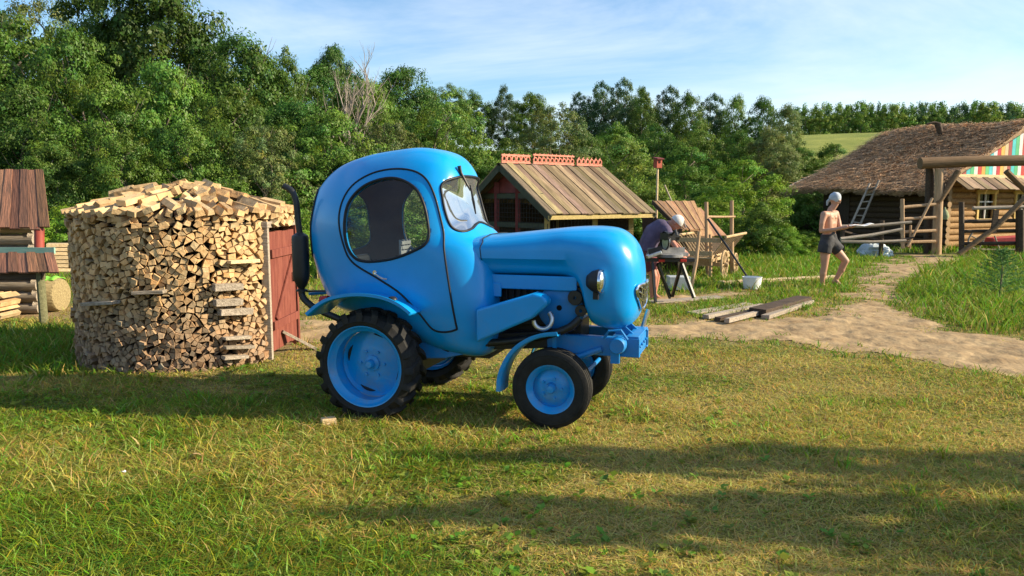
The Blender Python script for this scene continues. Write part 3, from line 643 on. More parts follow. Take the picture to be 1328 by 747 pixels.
# exhaust: pipe, muffler, bent tail
ex = MB().lathe([(0.024, -0.03), (0.045, 0.0), (0.062, 0.05), (0.066, 0.08), (0.066, 0.36), (0.062, 0.385), (0.03, 0.405), (0.026, 0.41)], (-0.79, -0.27, 0.93), 'z', 26)
ex.tube(spline([(-0.79, -0.27, 1.32), (-0.805, -0.27, 1.45), (-0.815, -0.27, 1.58), (-0.85, -0.27, 1.66), (-0.92, -0.27, 1.70)], 6), 0.024, 14)
ex.tube(spline([(-0.79, -0.27, 0.92), (-0.79, -0.27, 0.85), (-0.74, -0.27, 0.79), (-0.60, -0.27, 0.72), (-0.2, -0.24, 0.58)], 6), 0.026, 12)
ex.lathe([(0.03, 0), (0.045, 0.004), (0.045, 0.016), (0.03, 0.02)], (-0.79, -0.27, 0.875), 'z', 18).beam((-0.79, -0.2, 0.87), (-0.6, -0.2, 0.88), 0.03, 0.012)
ex.build('muffler', M['black_metal'], tractor, smooth=True)
MB().tube([(-0.79, -0.17, 0.845), (-0.62, -0.17, 0.86)], 0.012, 8).build('muffler_bracket', BLUE_SHADE, tractor, smooth=True)
# inside of the cab
st = MB().box((-0.28, 0.02, 0.90), (0.42, 0.46, 0.12)).build('seat', VINYL, tractor, bevel=0.03, seg=3)
bk = MB().box((-0.46, 0.0, 1.02), (0.10, 0.42, 0.26), (0, R(-8), 0)).build('seat_backrest', VINYL, tractor, bevel=0.03, seg=3)
chair = MB()
for i in range(5): chair.box((0.06+0.012*i*0, -0.16+0.0*i, 1.13+0.035*i), (0.02, 0.17, 0.026))
for i in range(4): chair.box((0.057, -0.235+0.05*i, 1.20), (0.02, 0.008, 0.19))
chair.build('instrument_panel', mat('grey_panel', (0.28, 0.29, 0.30), 0.4), tractor, bevel=0.003)
MB().tube([(0.30+0.06*math.sin(a), 0.04+0.17*math.cos(a), 1.22+0.16*math.sin(a)) for a in np.linspace(0, 2*math.pi, 32)[:-1]], 0.013, 8, closed=True).tube([(0.30, 0.04, 1.22), (0.50, 0.04, 1.08)], 0.016, 8).tube([(0.30, -0.12, 1.22), (0.30, 0.2, 1.22)], 0.01, 6).build('steering_wheel', VINYL, tractor, smooth=True)
MB().box((0.03, 0.0, 1.05), (0.05, 0.9, 0.02)).build('interior_shelf', LINING, tractor)
# ---------------------------------------------------------------- trees: trunk, limbs, crown of leaf-sized faces
BARK = mat('bark', (0.09, 0.07, 0.05), 0.95, c2=(0.20, 0.17, 0.13), scale=8, stretch=(6, 6, 1), bump=0.8)
BIRCH = mat('birch_bark', (0.55, 0.53, 0.48), 0.9, c2=(0.12, 0.10, 0.09), scale=5, stretch=(1, 1, 5))
DEADW = mat('dead_bark', (0.34, 0.29, 0.25), 0.95, c2=(0.20, 0.165, 0.14), scale=8, stretch=(6, 6, 1))
LEAF = {'dark': leafmat('leaf_dark', (0.062, 0.125, 0.020)), 'mid': leafmat('leaf_mid', (0.098, 0.178, 0.026)), 'light': leafmat('leaf_light', (0.150, 0.225, 0.036)),
        'bright': leafmat('leaf_bright', (0.165, 0.28, 0.028)), 'blue': leafmat('leaf_bluish', (0.072, 0.132, 0.050)), 'olive': leafmat('leaf_olive', (0.125, 0.165, 0.048))}
def crown_mesh(name, seed, prof, clumps, per, leaf, clump_r, droop=0.0, gap=0.0):
    per = int(per*1.35); leaf *= .86
    """prof: (height fraction, radius) of a unit crown; leaves gather into clumps on and inside that envelope"""
    g = np.random.default_rng(seed); pz, pr = zip(*prof); cs = []
    k = 0
    while k < clumps:
        z = g.uniform(pz[0], pz[-1]); r = np.interp(z, pz, pr)
        if g.uniform() > r/max(pr)+.12: continue
        a = g.uniform(0, 2*np.pi); lob = 1+0.22*math.sin(3*a+seed)+0.14*math.sin(5*a+z*9+seed*2)+g.normal(0, .06)
        q = g.uniform(0, 1)**0.35; cs.append((math.cos(a)*r*lob*q, math.sin(a)*r*lob*q, z+g.normal(0, .02), math.cos(a), math.sin(a), q)); k += 1
    cs = np.array(cs); n = clumps*per; ci = np.repeat(np.arange(clumps), per)
    sz = g.uniform(.55, 1.35, clumps)[ci]*clump_r
    d = g.normal(0, 1, (n, 3)); d /= np.linalg.norm(d, axis=1)[:, None]; rad = g.uniform(0, 1, n)**(1/2.2)
    d[:, 2] = d[:, 2]*0.62+0.10
    P = cs[ci, :3]+d*(rad*sz)[:, None]; P[:, 2] -= droop*np.hypot(P[:, 0], P[:, 1])*rad
    out = np.stack([cs[ci, 3]*.7, cs[ci, 4]*.7, np.full(n, .75)], 1); nr = d*.9+out*.7+g.normal(0, .45, (n, 3)); nr /= np.linalg.norm(nr, axis=1)[:, None]
    t = np.cross(nr, g.normal(0, 1, (n, 3))); t /= np.linalg.norm(t, axis=1)[:, None]; b2 = np.cross(nr, t)
    L_ = leaf*g.uniform(.6, 1.4, n)[:, None]; W_ = L_*g.uniform(.38, .6, n)[:, None]
    fold = nr*(L_*.16)
    V = np.stack([P-t*L_, P+b2*W_+fold, P+t*L_, P-b2*W_+fold], 1).reshape(-1, 3); Q = np.arange(4*n).reshape(-1, 4)
    cc = g.uniform(.74, 1.3, clumps)[ci]; hue = g.normal(0, .10, clumps)[ci]
    c = np.stack([cc*(1+hue)*g.uniform(.85, 1.15, n), cc*g.uniform(.88, 1.12, n), cc*(1-hue)*g.uniform(.8, 1.2, n)], 1)
    return np_mesh(name, V, Q, LEAF['mid'], np.repeat(c, 4, 0))
def trunk_mesh(name, seed, h, r, limbs, spread, m, start=.25, fork=False):
    random.seed(seed); mb = MB()
    p = [Vector((math.sin(i*1.3+seed)*.012*i, math.cos(i*1.7+seed)*.012*i, -0.03+h*i/8)) for i in range(9)]
    mb.tube(p, [r*(1-.82*i/8)*(1.35 if i == 0 else 1) for i in range(9)], 8)
    for k in range(limbs):
        f = random.uniform(start, .9); a = k*2.4+random.uniform(-.4, .4); b = p[int(f*8)]; L_ = spread*random.uniform(.6, 1.0)*(1.1-f*.6)
        d = Vector((math.cos(a), math.sin(a), random.uniform(.35, .9))).normalized()
        q = [b, b+d*L_*.4+Vector((0, 0, .02)), b+d*L_*.75+Vector((0, 0, .06)), b+d*L_+Vector((0, 0, .12))]; rr = r*.42*(1-f*.6)
        mb.tube(q, [rr, rr*.7, rr*.45, rr*.2], 6)
        for j in range(2):
            dd = (d+Vector((random.uniform(-.8, .8), random.uniform(-.8, .8), random.uniform(0, .6)))).normalized()
            mb.tube([q[1+j], q[1+j]+dd*L_*.25, q[1+j]+dd*L_*.45+Vector((0, 0, .03))], [rr*.45, rr*.3, rr*.1], 5)
    me = bpy.data.meshes.new(name); me.from_pydata([tuple(v) for v in mb.V], [], mb.F); me.materials.append(m); me.polygons.foreach_set('use_smooth', [True]*len(me.polygons)); return me
# unit trees: height 1, crown radius about 0.5 (scaled per tree)
KIND = {}
ROUND = [(.10, .30), (.25, .46), (.45, .50), (.65, .46), (.82, .33), (.94, .17), (1.0, .04)]
OVAL = [(.14, .22), (.30, .42), (.50, .50), (.70, .42), (.86, .26), (1.0, .05)]
SPIRE = [(.06, .30), (.25, .46), (.48, .46), (.68, .37), (.84, .24), (1.0, .06)]
BUSH = [(.0, .38), (.2, .50), (.45, .50), (.7, .40), (.88, .24), (1.0, .06)]
DOME = [(.0, .42), (.25, .50), (.5, .49), (.75, .38), (.92, .2), (1.0, .05)]
for nm, prof, cl, per, lf, cr_, dr, m in [('broad', ROUND, 250, 120, .0125, .092, .05, 'dark'), ('broad2', DOME, 240, 115, .0120, .085, .05, 'mid'), ('oval', OVAL, 210, 110, .0125, .09, .04, 'mid'),
                                          ('fine', DOME, 300, 85, .0100, .062, .02, 'light'), ('spire', SPIRE, 260, 90, .0125, .085, .06, 'blue'), ('bush', BUSH, 130, 95, .019, .12, .03, 'bright'), ('small', SPIRE, 45, 32, .036, .14, .03, 'light')]:
    sd = sum(map(ord, nm))
    KIND[nm] = [(crown_mesh(nm+'_crown', sd+q, prof, cl, per, lf, cr_, dr), trunk_mesh(nm+'_trunk', sd+q, .9, .022 if nm != 'bush' else .014, 9 if nm != 'small' else 3, .42, BARK)) for q in range(2)]
_cache = {}
def crown_with(me, leaf):
    if (me.name, leaf) not in _cache:
        c = me.copy(); c.materials.clear(); c.materials.append(LEAF[leaf]); _cache[me.name, leaf] = c
    return _cache[me.name, leaf]
def tree(kind, leaf, px, ptop, D, wpx, label, group, name='tree', base=None, cat='tree'):
    top = at(px, ptop, D); X = top.x; zg = float(terrain(X, D))-0.05 if base is None else base
    h = top.z-zg; wd = wpx/F_*D; a, b_ = random.choice(KIND[kind])
    t = empty(name, (X, D, zg), random.uniform(0, 6.28), label, cat, group)
    c = link_mesh('crown', crown_with(a, leaf), t); c.scale = (wd, wd, h)
    k = link_mesh('trunk', b_, t); k.scale = (wd*.8+.2*h, wd*.8+.2*h, h)
    return t
random.seed(12)
GL = 'trees of the wood on the left'; GC = 'trees of the wood in the middle distance'; GB = 'bushes along the edge of the wood'
# -- left wood: back, middle, front rows
tree('fine', 'olive', 45, -14, 42, 150, 'thin grey green tree with open crown, tall at the far left edge', GL)
tree('broad', 'dark', 188, -42, 38, 215, 'tallest dark leafy tree above the woodpile hut, cut by the top edge', GL)
tree('broad', 'dark', 312, 50, 36, 165, 'dark maple with large leaves right of the tallest tree', GL)
tree('oval', 'dark', 120, 5, 40, 120, 'dark tree between the thin grey green tree and the tallest tree', GL)
tree('broad2', 'mid', 20, 34, 32, 190, 'mid green round tree at the left edge behind the board roofed shed', GL)
tree('broad2', 'mid', 95, 48, 31, 150, 'round green tree left of and before the tallest tree', GL)
tree('broad', 'mid', 215, 85, 30, 150, 'leafy green tree straight above the roof of the woodpile', GL)
tree('broad2', 'mid', 130, 105, 27, 150, 'yellowish green tree behind the left end of the woodpile', GL)
tree('broad2', 'dark', 30, 118, 27, 170, 'shady green tree just behind the board roofed shed', GL)
tree('oval', 'mid', 372, 74, 44, 90, 'green tree between the dark maple and the bare grey tree', GL)
tree('broad2', 'mid', 300, 120, 27, 150, 'bushy green tree behind the right end of the woodpile', GL)
tree('broad', 'dark', 385, 135, 29, 150, 'dark bushy tree behind the blue cab, left of its roof', GL)
tree('fine', 'olive', 345, 155, 25, 130, 'soft olive green willow between the woodpile and the blue cab', GL)
tree('broad2', 'mid', 430, 150, 27, 160, 'green bushy tree right behind the blue cab roof', GL)
tree('broad', 'dark', 432, 62, 52, 80, 'dark green tree standing behind the bare grey tree', GL)
tree('broad', 'mid', 470, 104, 44, 110, 'green tree just right of the bare grey tree', GL)
tree('broad', 'dark', 522, 88, 48, 110, 'round dark topped tree above the blue cab', GL)
tree('fine', 'light', 572, 124, 30, 165, 'large pale green willow dome right above the blue cab', GL)
tree('fine', 'olive', 500, 150, 28, 130, 'dull green willow behind the rounded cab roof', GL)
tree('broad2', 'mid', 240, 165, 24, 130, 'low leafy tree close behind the woodpile top', GL)
tree('broad2', 'mid', 160, 175, 23, 120, 'low leafy tree behind the upper left of the woodpile', GL)
tree('broad', 'dark', 70, 190, 23, 110, 'low dark tree between the board roofed shed and the woodpile', GL)
tree('broad', 'dark', -60, 60, 30, 190, 'dark tree cut by the left edge of the picture', GL)
for px, pt, D, w, lab in [(-10, 20, 46, 150, 'deep green tree at the back of the left corner, behind the thin grey green one'), (160, 20, 46, 150, 'dark tree at the back between the left corner and the maple'), (260, 48, 48, 130, 'dark tree at the back between the tallest tree and the maple'), (345, 85, 46, 110, 'dark tree at the back, just right of the maple'), (410, 92, 50, 110, 'dark tree at the back, left of the bare grey tree'), (490, 112, 52, 120, 'dark tree at the back, left of the round dark topped tree'), (555, 122, 56, 100, 'dark tree at the back, behind the pale willow dome')]:
    tree('broad2', 'dark', px, pt, D, w, lab, GL)
# bare dead tree
random.seed(5); t0 = at(450, 66, 38); dm = MB()
def branch(p, d, L_, r, dep):
    q = [p]; dd = d.copy()
    for i in range(4):
        dd = (dd+Vector((random.uniform(-.22, .22), random.uniform(-.22, .22), random.uniform(-.05, .14)))).normalized(); q.append(q[-1]+dd*L_/4)
    dm.tube(q, [r*(1-.16*i) for i in range(5)], 6 if dep < 2 else 4)
    if dep < 4:
        for k in range(4 if dep < 3 else 3):
            b_ = q[random.randint(1, 4)]; nd = (dd+Vector((random.uniform(-1, 1), random.uniform(-1, 1), random.uniform(-.1, .7)))*.75).normalized()
            branch(b_, nd, L_*random.uniform(.5, .75), r*.5, dep+1)
dt = empty('bare_tree', (t0.x, 38, float(terrain(t0.x, 38))), 0, 'bare dead grey tree with pale forked trunk among green crowns', 'tree')
Hh = t0.z-float(terrain(t0.x, 38))
for dx in (-.2, .35): branch(Vector((dx*.3, 0, -.2)), Vector((dx*.5, 0, 1)).normalized(), Hh*.50, .15, 0)
dm.build('trunk', DEADW, dt, smooth=True)
# -- middle wood
M_ = [('broad2', 'mid', 585, 112, 62, 70, 'small dark crown right of the pale willow dome'), ('oval', 'dark', 615, 122, 66, 60, 'dark narrow crown left of the red ridged hut roof'), ('oval', 'blue', 655, 116, 66, 55, 'dark bluish tree standing up above the red ridged hut'),
      ('fine', 'olive', 720, 134, 42, 125, 'grey green round willow straight above the red ridged hut'), ('broad', 'mid', 690, 122, 62, 60, 'mid green tree behind the grey green round willow'),
      ('spire', 'blue', 752, 122, 66, 55, 'first pointed aspen right of the round willow'), ('spire', 'blue', 780, 108, 66, 60, 'tall pointed aspen, left of the tallest pair'), ('spire', 'blue', 808, 104, 64, 60, 'tallest pointed aspen of the middle wood'),
      ('spire', 'mid', 835, 116, 62, 55, 'pointed aspen just right of the tallest one'), ('spire', 'blue', 868, 114, 66, 60, 'pointed bluish aspen above the birdhouse pole'), ('spire', 'mid', 895, 122, 62, 60, 'green aspen with loose crown right above the rusty roof'),
      ('spire', 'blue', 925, 124, 66, 60, 'bluish aspen left of the last tall group'), ('spire', 'mid', 955, 126, 64, 55, 'green pointed aspen in the last tall group'), ('spire', 'dark', 990, 128, 62, 65, 'dark pointed tree near the right end of the wood'),
      ('spire', 'olive', 1018, 138, 58, 70, 'loose olive birch at the right end of the wood'), ('oval', 'mid', 800, 165, 50, 90, 'grey green birch in front of the tallest aspen'), ('oval', 'dark', 850, 165, 52, 90, 'dark crown in the middle of the wood above the birdhouse'),
      ('spire', 'light', 905, 160, 50, 80, 'pale green birch in front of the aspens'), ('spire', 'mid', 955, 172, 48, 80, 'green birch before the last tall group'), ('oval', 'olive', 1000, 170, 46, 90, 'drooping olive birch left of the thatched roof'),
      ('broad2', 'dark', 760, 175, 44, 90, 'dark bush sized tree right of the round willow'), ('broad2', 'mid', 1040, 195, 48, 90, 'round green tree behind the left eave of the thatched roof'), ('broad', 'dark', 1060, 225, 38, 90, 'dark tree beside the left eave of the thatched roof'),
      ('broad2', 'mid', 1080, 190, 48, 80, 'green tree below the far field, left one'), ('broad2', 'mid', 1118, 208, 46, 60, 'green tree below the far field, right one'), ('oval', 'mid', 830, 120, 72, 45, 'narrow dark tree peeping behind the aspens'),
      ('broad2', 'light', 810, 185, 30, 130, 'bright green round tree right behind the red ridged hut'), ('broad2', 'mid', 890, 195, 36, 120, 'green round tree behind the birdhouse pole'), ('broad2', 'bright', 965, 212, 25, 120, 'bright green tree behind the old cart'),
      ('broad2', 'mid', 915, 245, 27, 90, 'darker green bush tree left of the bright one behind the cart'), ('broad2', 'mid', 655, 185, 34, 100, 'green tree between the cab and the red ridged hut'), ('broad', 'mid', 620, 200, 30, 90, 'leafy tree close behind the windshield of the cab')]
for k, l_, px, pt, D, w, lab in M_: tree(k, l_, px, pt, D, w, lab, GC)
# -- bushes at the foot of the wood
B_ = [(5, 262, 19, 110, 'bright'), (85, 268, 18, 90, 'bright'), (150, 255, 18, 90, 'mid'), (300, 235, 19, 110, 'mid'), (370, 250, 17, 90, 'mid'), (400, 280, 16, 80, 'bright'), (480, 250, 20, 110, 'mid'),
      (560, 260, 22, 100, 'light'), (650, 255, 26, 90, 'mid'), (775, 225, 24, 110, 'bright'), (850, 240, 24, 90, 'light'), (935, 262, 22, 80, 'bright'), (985, 268, 21, 75, 'mid'), (1015, 290, 21, 60, 'bright'), (1035, 255, 27, 80, 'mid'), (1075, 260, 30, 70, 'dark'), (1045, 300, 22, 50, 'bright'), (880, 285, 23, 80, 'mid')]
BL = ['bright bush at the left edge behind the shed', 'bright bush between the shed and the woodpile', 'green bush behind the left side of the woodpile', 'green bush behind the roof edge of the woodpile', 'green bush between the woodpile door and the black exhaust', 'small bright bush behind the black exhaust muffler',
      'green bush hidden behind the cab window', 'pale bush behind the front of the cab', 'green bush behind the mesh front of the red ridged hut', 'bright bush above the plank roof of the red ridged hut', 'pale green bush left of the birdhouse pole', 'bright bush behind the old cart, near its ladder side', 'green bush right of the old cart', 'small bright bush between the cart and the man', 'green bush behind the grey capped man', 'dark bush under the left eave of the log house', 'low bright bush beside the porch post of the log house', 'green bush behind the two tall stakes']
for (px, pt, D, w, l_), lab in zip(B_, BL): tree('bush', l_, px, pt, D, w, lab, GB, 'bush', None, 'bush')
# -- plantation on the far hill: rows of young trees
PG = 'young trees of the plantation on the far hill'
random.seed(3)
for row, (D, n0, step) in enumerate([(134, 0, 16), (142, 8, 15), (151, 3, 15), (160, 10, 14)]):
    for k in range(int(330/step)):
        px = 1034+n0+k*step+random.uniform(-4, 4)
        tp = at(px, 141+row*-0.5+random.uniform(-4, 5)-0.012*(px-1034), D)
        zg = float(terrain(tp.x, D))-.1
        t = empty('young_tree', (tp.x, D, zg), random.uniform(0, 6.28), 'young green tree in the plantation rows along the far hilltop', 'tree', PG)
        a, b_ = random.choice(KIND['small']); c = link_mesh('crown', crown_with(a, random.choice(['mid', 'light', 'light', 'mid', 'blue'])), t); wd = random.uniform(3.4, 5.0); c.scale = (wd, wd, tp.z-zg)
        q = link_mesh('trunk', b_, t); q.scale = (wd, wd, tp.z-zg)
# -- two unseen slim trees added beyond the right edge of the frame to throw the long shadows across the foreground
# ---------------------------------------------------------------- grass (nobody could count it)
rng = np.random.default_rng(7)
blade_mat = leafmat('grass_blades', (1.40, 1.38, 1.05), trans=0.42, objrand=0, hue=0)
def blades(name, x, y, h, w, lean, col, label, seg=3):
    """curved tapering blades rooted at (x, y)"""
    n = len(x); z = terrain(x, y)+bump(x, y); az = rng.uniform(0, 2*np.pi, n); ca, sa = np.cos(az), np.sin(az)
    fw = rng.uniform(0, 2*np.pi, n); V = np.zeros((n, 2*(seg+1), 3), np.float32)
    for i in range(seg+1):
        t = i/seg; bend = lean*t*t; up = h*(t*(1-0.35*np.minimum(lean/np.maximum(h, .01), 1.6)*t))
        wd = w*(1-t**1.6)*0.5+0.0006
        cx, cy, cz = x+ca*bend, y+sa*bend, z+up-0.004
        V[:, 2*i] = np.stack([cx-np.cos(fw)*wd, cy-np.sin(fw)*wd, cz], 1); V[:, 2*i+1] = np.stack([cx+np.cos(fw)*wd, cy+np.sin(fw)*wd, cz], 1)
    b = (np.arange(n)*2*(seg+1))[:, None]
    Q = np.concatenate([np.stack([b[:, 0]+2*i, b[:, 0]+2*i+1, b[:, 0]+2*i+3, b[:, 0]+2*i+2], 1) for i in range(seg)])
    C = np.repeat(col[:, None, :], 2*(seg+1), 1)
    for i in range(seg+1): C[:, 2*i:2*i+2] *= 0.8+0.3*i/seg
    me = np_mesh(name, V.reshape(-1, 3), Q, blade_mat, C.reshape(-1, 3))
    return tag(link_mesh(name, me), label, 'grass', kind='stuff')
def scatter(n, d0, d1, spread=0.80, power=1.0):       # more per area near the camera
    u = rng.uniform(0, 1, n); d = d0*(d1/d0)**(u**power); a = rng.uniform(-spread, spread, n)
    return d*a, d
def grass_col(x, y, n):
    dry = np.clip((fbm(x*0.9+y*0.25, y*1.4, 23)-0.36)*3.6+0.55*smooth(-0.6, 1.2, x)+0.25*smooth(-1, 3, x)-.35*smooth(.2, -1.5, x)*smooth(5.5, 3.5, y)+rng.normal(0, .22, n), 0, 1)[:, None]
    g = np.stack([rng.uniform(.07, .22, n), rng.uniform(.12, .27, n), rng.uniform(.010, .04, n)], 1)*rng.choice([.6, .9, 1, 1.25], n)[:, None]
    d = np.stack([rng.uniform(.26, .50, n), rng.uniform(.22, .40, n), rng.uniform(.06, .15, n)], 1)
    m = (rng.uniform(0, 1, (n, 1)) < dry*0.62)
    return np.where(m, d, g*(1-dry*.25)+d*dry*.25)
def clear(x, y):                                      # no blades inside the woodpile
    return np.hypot(x+3.36, y-7.73) > 1.0
# 1 short mown grass, thick near the lens
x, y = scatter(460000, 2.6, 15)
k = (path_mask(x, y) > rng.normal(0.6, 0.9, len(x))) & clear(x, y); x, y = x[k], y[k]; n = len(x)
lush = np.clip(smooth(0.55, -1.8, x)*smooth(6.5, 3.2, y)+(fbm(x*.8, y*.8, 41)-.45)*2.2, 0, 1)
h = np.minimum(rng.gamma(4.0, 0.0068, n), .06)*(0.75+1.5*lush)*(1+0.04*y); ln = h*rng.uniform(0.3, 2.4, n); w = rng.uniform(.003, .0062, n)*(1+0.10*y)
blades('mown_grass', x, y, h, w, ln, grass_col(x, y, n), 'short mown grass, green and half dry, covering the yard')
# 2 cut hay lying flat
x, y = scatter(130000, 2.6, 12)
k = (path_mask(x, y) > np.where(rng.uniform(0, 1, len(x)) < .06, -9, rng.normal(0.2, 0.9, len(x)))) & clear(x, y) & (rng.uniform(0, 1, len(x)) < 0.12+smooth(-1.0, 2.5, x)*.6+smooth(.45, .62, fbm(x*0.9+y*0.25, y*1.4, 23))*.5)
x, y = x[k], y[k]; n = len(x)
cl = rng.uniform(.55, 1.15, (n, 1))*np.array([[.52, .42, .19]])
blades('loose_hay', x, y, rng.uniform(.012, .04, n), rng.uniform(.002, .0042, n)*(1+.08*y), rng.uniform(.05, .26, n), cl, 'dry cut hay strewn over the mown grass')
# 3 taller tufts: left foreground, beside the shed, bank of rough grass by the path on the right
RB = G2([(1150, 388), (1168, 374), (1200, 358), (1240, 340), (1300, 332), (1420, 330), (1420, 446), (1340, 440), (1260, 428), (1200, 408)])
LB = G2([(-80, 430), (95, 428), (100, 485), (60, 492), (-80, 480)])
MBk = G2([(880, 330), (1140, 330), (1120, 352), (1100, 385), (1070, 400), (1000, 408), (905, 414), (840, 414), (835, 396), (960, 390), (1000, 376), (900, 372)])
def inside(P, n):
    P_ = np.array(P); lo, hi = P_.min(0), P_.max(0); x = rng.uniform(lo[0], hi[0], n); y = rng.uniform(lo[1], hi[1], n); k = in_poly(x, y, P); return x[k], y[k]
def tufts(name, cx, cy, per, hm, label, spread=.05, colk=1.0, wm=1.0):
    x = np.repeat(cx, per)+rng.normal(0, spread, len(cx)*per); y = np.repeat(cy, per)+rng.normal(0, spread, len(cx)*per); n = len(x)
    hh = np.repeat(rng.uniform(.5, 1.2, len(cx)), per)*hm*rng.uniform(.5, 1.1, n)
    g = np.stack([rng.uniform(.07, .17, n), rng.uniform(.13, .26, n), rng.uniform(.010, .035, n)], 1)*colk
    st = rng.uniform(0, 1, n) < .06; g[st] = np.stack([rng.uniform(.3, .42, st.sum()), rng.uniform(.27, .36, st.sum()), rng.uniform(.1, .16, st.sum())], 1)
    return blades(name, x, y, hh, rng.uniform(.005, .009, n)*(1+.09*y)*wm, hh*rng.uniform(.3, 1.0, n), g, label)
cx, cy = inside(RB, 5200); tufts('bank_grass', cx, cy, 9, .26, 'tall rough green grass on the bank right of the sandy path', .07)
cx, cy = inside(MBk, 5200); k = path_mask(cx, cy) > 0.8; tufts('rough_grass', cx[k], cy[k], 9, .15, 'uneven green grass around the planks and the old cart', .07)
cx, cy = inside(LB, 900); k = clear(cx, cy); tufts('shaded_grass', cx[k], cy[k], 9, .17, 'long shaded grass at the foot of the woodpile, left side', .05)
cx, cy = scatter(1500, 2.7, 7.0, .75); k = (fbm(cx*.8, cy*.8, 41) > .47+0.06*(cx > 0)) & (path_mask(cx, cy) > 1.2) & (rng.uniform(0, 1, len(cx)) < smooth(3.0, -1.2, cx)*.8+.12) & clear(cx, cy)
tufts('grass_tufts', cx[k], cy[k], 16, .10, 'fresh green tufts standing in the mown foreground', .035, 1.25)
cx, cy = inside([(-30, 12), (30, 12), (40, 34), (-36, 34)], 26000); k = path_mask(cx, cy) > 0.9; tufts('meadow_grass', cx[k], cy[k], 5, .30, 'meadow grass behind the huts up to the wood', .12, 1.0, 1.3)
cx, cy = inside(RB, 260); tufts('tall_weeds', cx, cy, 14, .48, 'taller stalky weeds rising out of the bank grass right of the path', .06, .9, 1.6)
cx, cy = inside([(-4.5, 6), (9, 6), (12.5, 21), (4, 21), (-4.5, 9)], 9000); pmk = path_mask(cx, cy); k = (pmk > rng.normal(-.1, .45, len(cx))) & (pmk < 1.2) & clear(cx, cy) & (np.hypot(cx-.3, cy-5.9) > .9)
tufts('verge_grass', cx[k], cy[k], 9, .09, 'ragged grass creeping in along the edges of the sandy path', .05)
# broad leaved weeds
def weeds(name, cx, cy, label):
    V = []; C = []
    for X, Y in zip(cx, cy):
        z0 = float(bump(X, Y)); nl = random.randint(4, 8); c = np.array([random.uniform(.09, .17), random.uniform(.16, .24), random.uniform(.02, .045)])
        for i in range(nl):
            a = random.uniform(0, 6.28); Ln = random.uniform(.020, .052)*(1+.03*Y); w = Ln*random.uniform(.28, .42); e = random.uniform(.25, .9)
            d = np.array([math.cos(a), math.sin(a), e]); d /= np.linalg.norm(d); s_ = np.array([-math.sin(a), math.cos(a), 0]); b0 = np.array([X, Y, z0+random.uniform(.0, .03)])
            V += [b0, b0+d*Ln*.5+s_*w-[0, 0, .002], b0+d*Ln-[0, 0, Ln*.15], b0+d*Ln*.5-s_*w-[0, 0, .002]]; C += [c*random.uniform(.8, 1.2)]*4
    Q = np.arange(len(V)).reshape(-1, 4)
    return tag(link_mesh(name, np_mesh(name, np.array(V), Q, blade_mat, np.array(C))), label, 'weeds', kind='stuff')
cx, cy = scatter(1500, 2.6, 7.0, .75); k = (path_mask(cx, cy) > 1.5) & (rng.uniform(0, 1, len(cx)) < smooth(2.6, -1.5, cx)*.75+.08) & clear(cx, cy)
weeds('clover_weeds', cx[k], cy[k], 'low broad leaved weeds and clover among the mown grass')
# ---------------------------------------------------------------- round woodpile hut
FW = wood('split_birch', (0.43, 0.27, 0.125), (0.66, 0.45, 0.235), (6, 6, 6), attr=True, bump=0.7)
RED = mat('red_paint_worn', (0.12, 0.026, 0.018), 0.8, c2=(0.23, 0.07, 0.045), scale=3, stretch=(6, 6, 1), bump=0.4)
DARKC = mat('dark_gap', (0.02, 0.014, 0.01), 0.95)  # near-black colour standing for the shade inside gaps and openings
WC = Vector((-3.36, 7.73, 0)); WR = 1.06; A0 = math.atan2(-WC.y, -WC.x)
woodshed = empty('woodshed', WC, 0, 'round hut walled and roofed with stacked split firewood, red plank door', 'woodshed')
def ring_arc(r, a0, a1, z, n=40): return [(r*math.cos(a0+(a1-a0)*i/n), r*math.sin(a0+(a1-a0)*i/n), z) for i in range(n+1)]
D0, D1 = A0+R(41), A0+R(88.5); DZ = 1.30
mb = MB(); n = 60; lo = ring_arc(WR-.11, D1+R(1), D0-R(1)+2*math.pi, -0.05, n); hi = [(x, y, 1.40) for x, y, z in lo]
mb.add(lo+hi, [(i, i+1, n+2+i, n+1+i) for i in range(n)])
lo = ring_arc(WR-.11, D0-R(1), D1+R(1), DZ+.03, 12); hi = [(x, y, 1.40) for x, y, z in lo]; mb.add(lo+hi, [(i, i+1, 13+1+i, 13+i) for i in range(12)])
mb.build('dark_backing', DARKC, woodshed, recalc=False)  # dark sheet behind the splits, colour stands for shade in their gaps
MB().lathe([(1.05, 1.36), (0.98, 1.41), (0.5, 1.53), (0.02, 1.62)], (0, 0, 0), 'z', 40).build('roof_core', DARKC, woodshed)
dm_ = (D0+D1)/2; p0 = Vector((WR*math.cos(D0), WR*math.sin(D0), 0)); p1 = Vector((WR*math.cos(D1), WR*math.sin(D1), 0)); dd = (p1-p0); DW = dd.length; dd.normalize(); nn_ = Vector((dd.y, -dd.x, 0))
def dp(s, z, o=0.0): return p0+dd*s+nn_*o+Vector((0, 0, z))
for s in (0.0, DW): MB().beam(dp(s, -0.02, -.01), dp(s, DZ+.03, -.01), .05, .075, up=nn_).build('door_post', M['grey_wood'] if s == 0 else RED, woodshed, bevel=.004)
MB().beam(dp(-.04, DZ+.05), dp(DW+.04, DZ+.05), .07, .06).build('lintel', M['grey_wood'], woodshed, bevel=.004)
drm = MB()
for k in range(4):
    w = (DW-.10)/4; s = .05+w*(k+.5); drm.beam(dp(s, .07+random.uniform(0, .02), 0), dp(s, DZ-.02-random.uniform(0, .012), 0), w-.006, .03, up=dd.cross(Vector((0, 0, 1))))
door_ = drm.build('door', RED, woodshed, bevel=.003)
for z in (.34, 1.06): MB().beam(dp(.06, z, .028), dp(DW-.06, z, .028), .024, .085).build('ledge', RED, door_, bevel=.004)
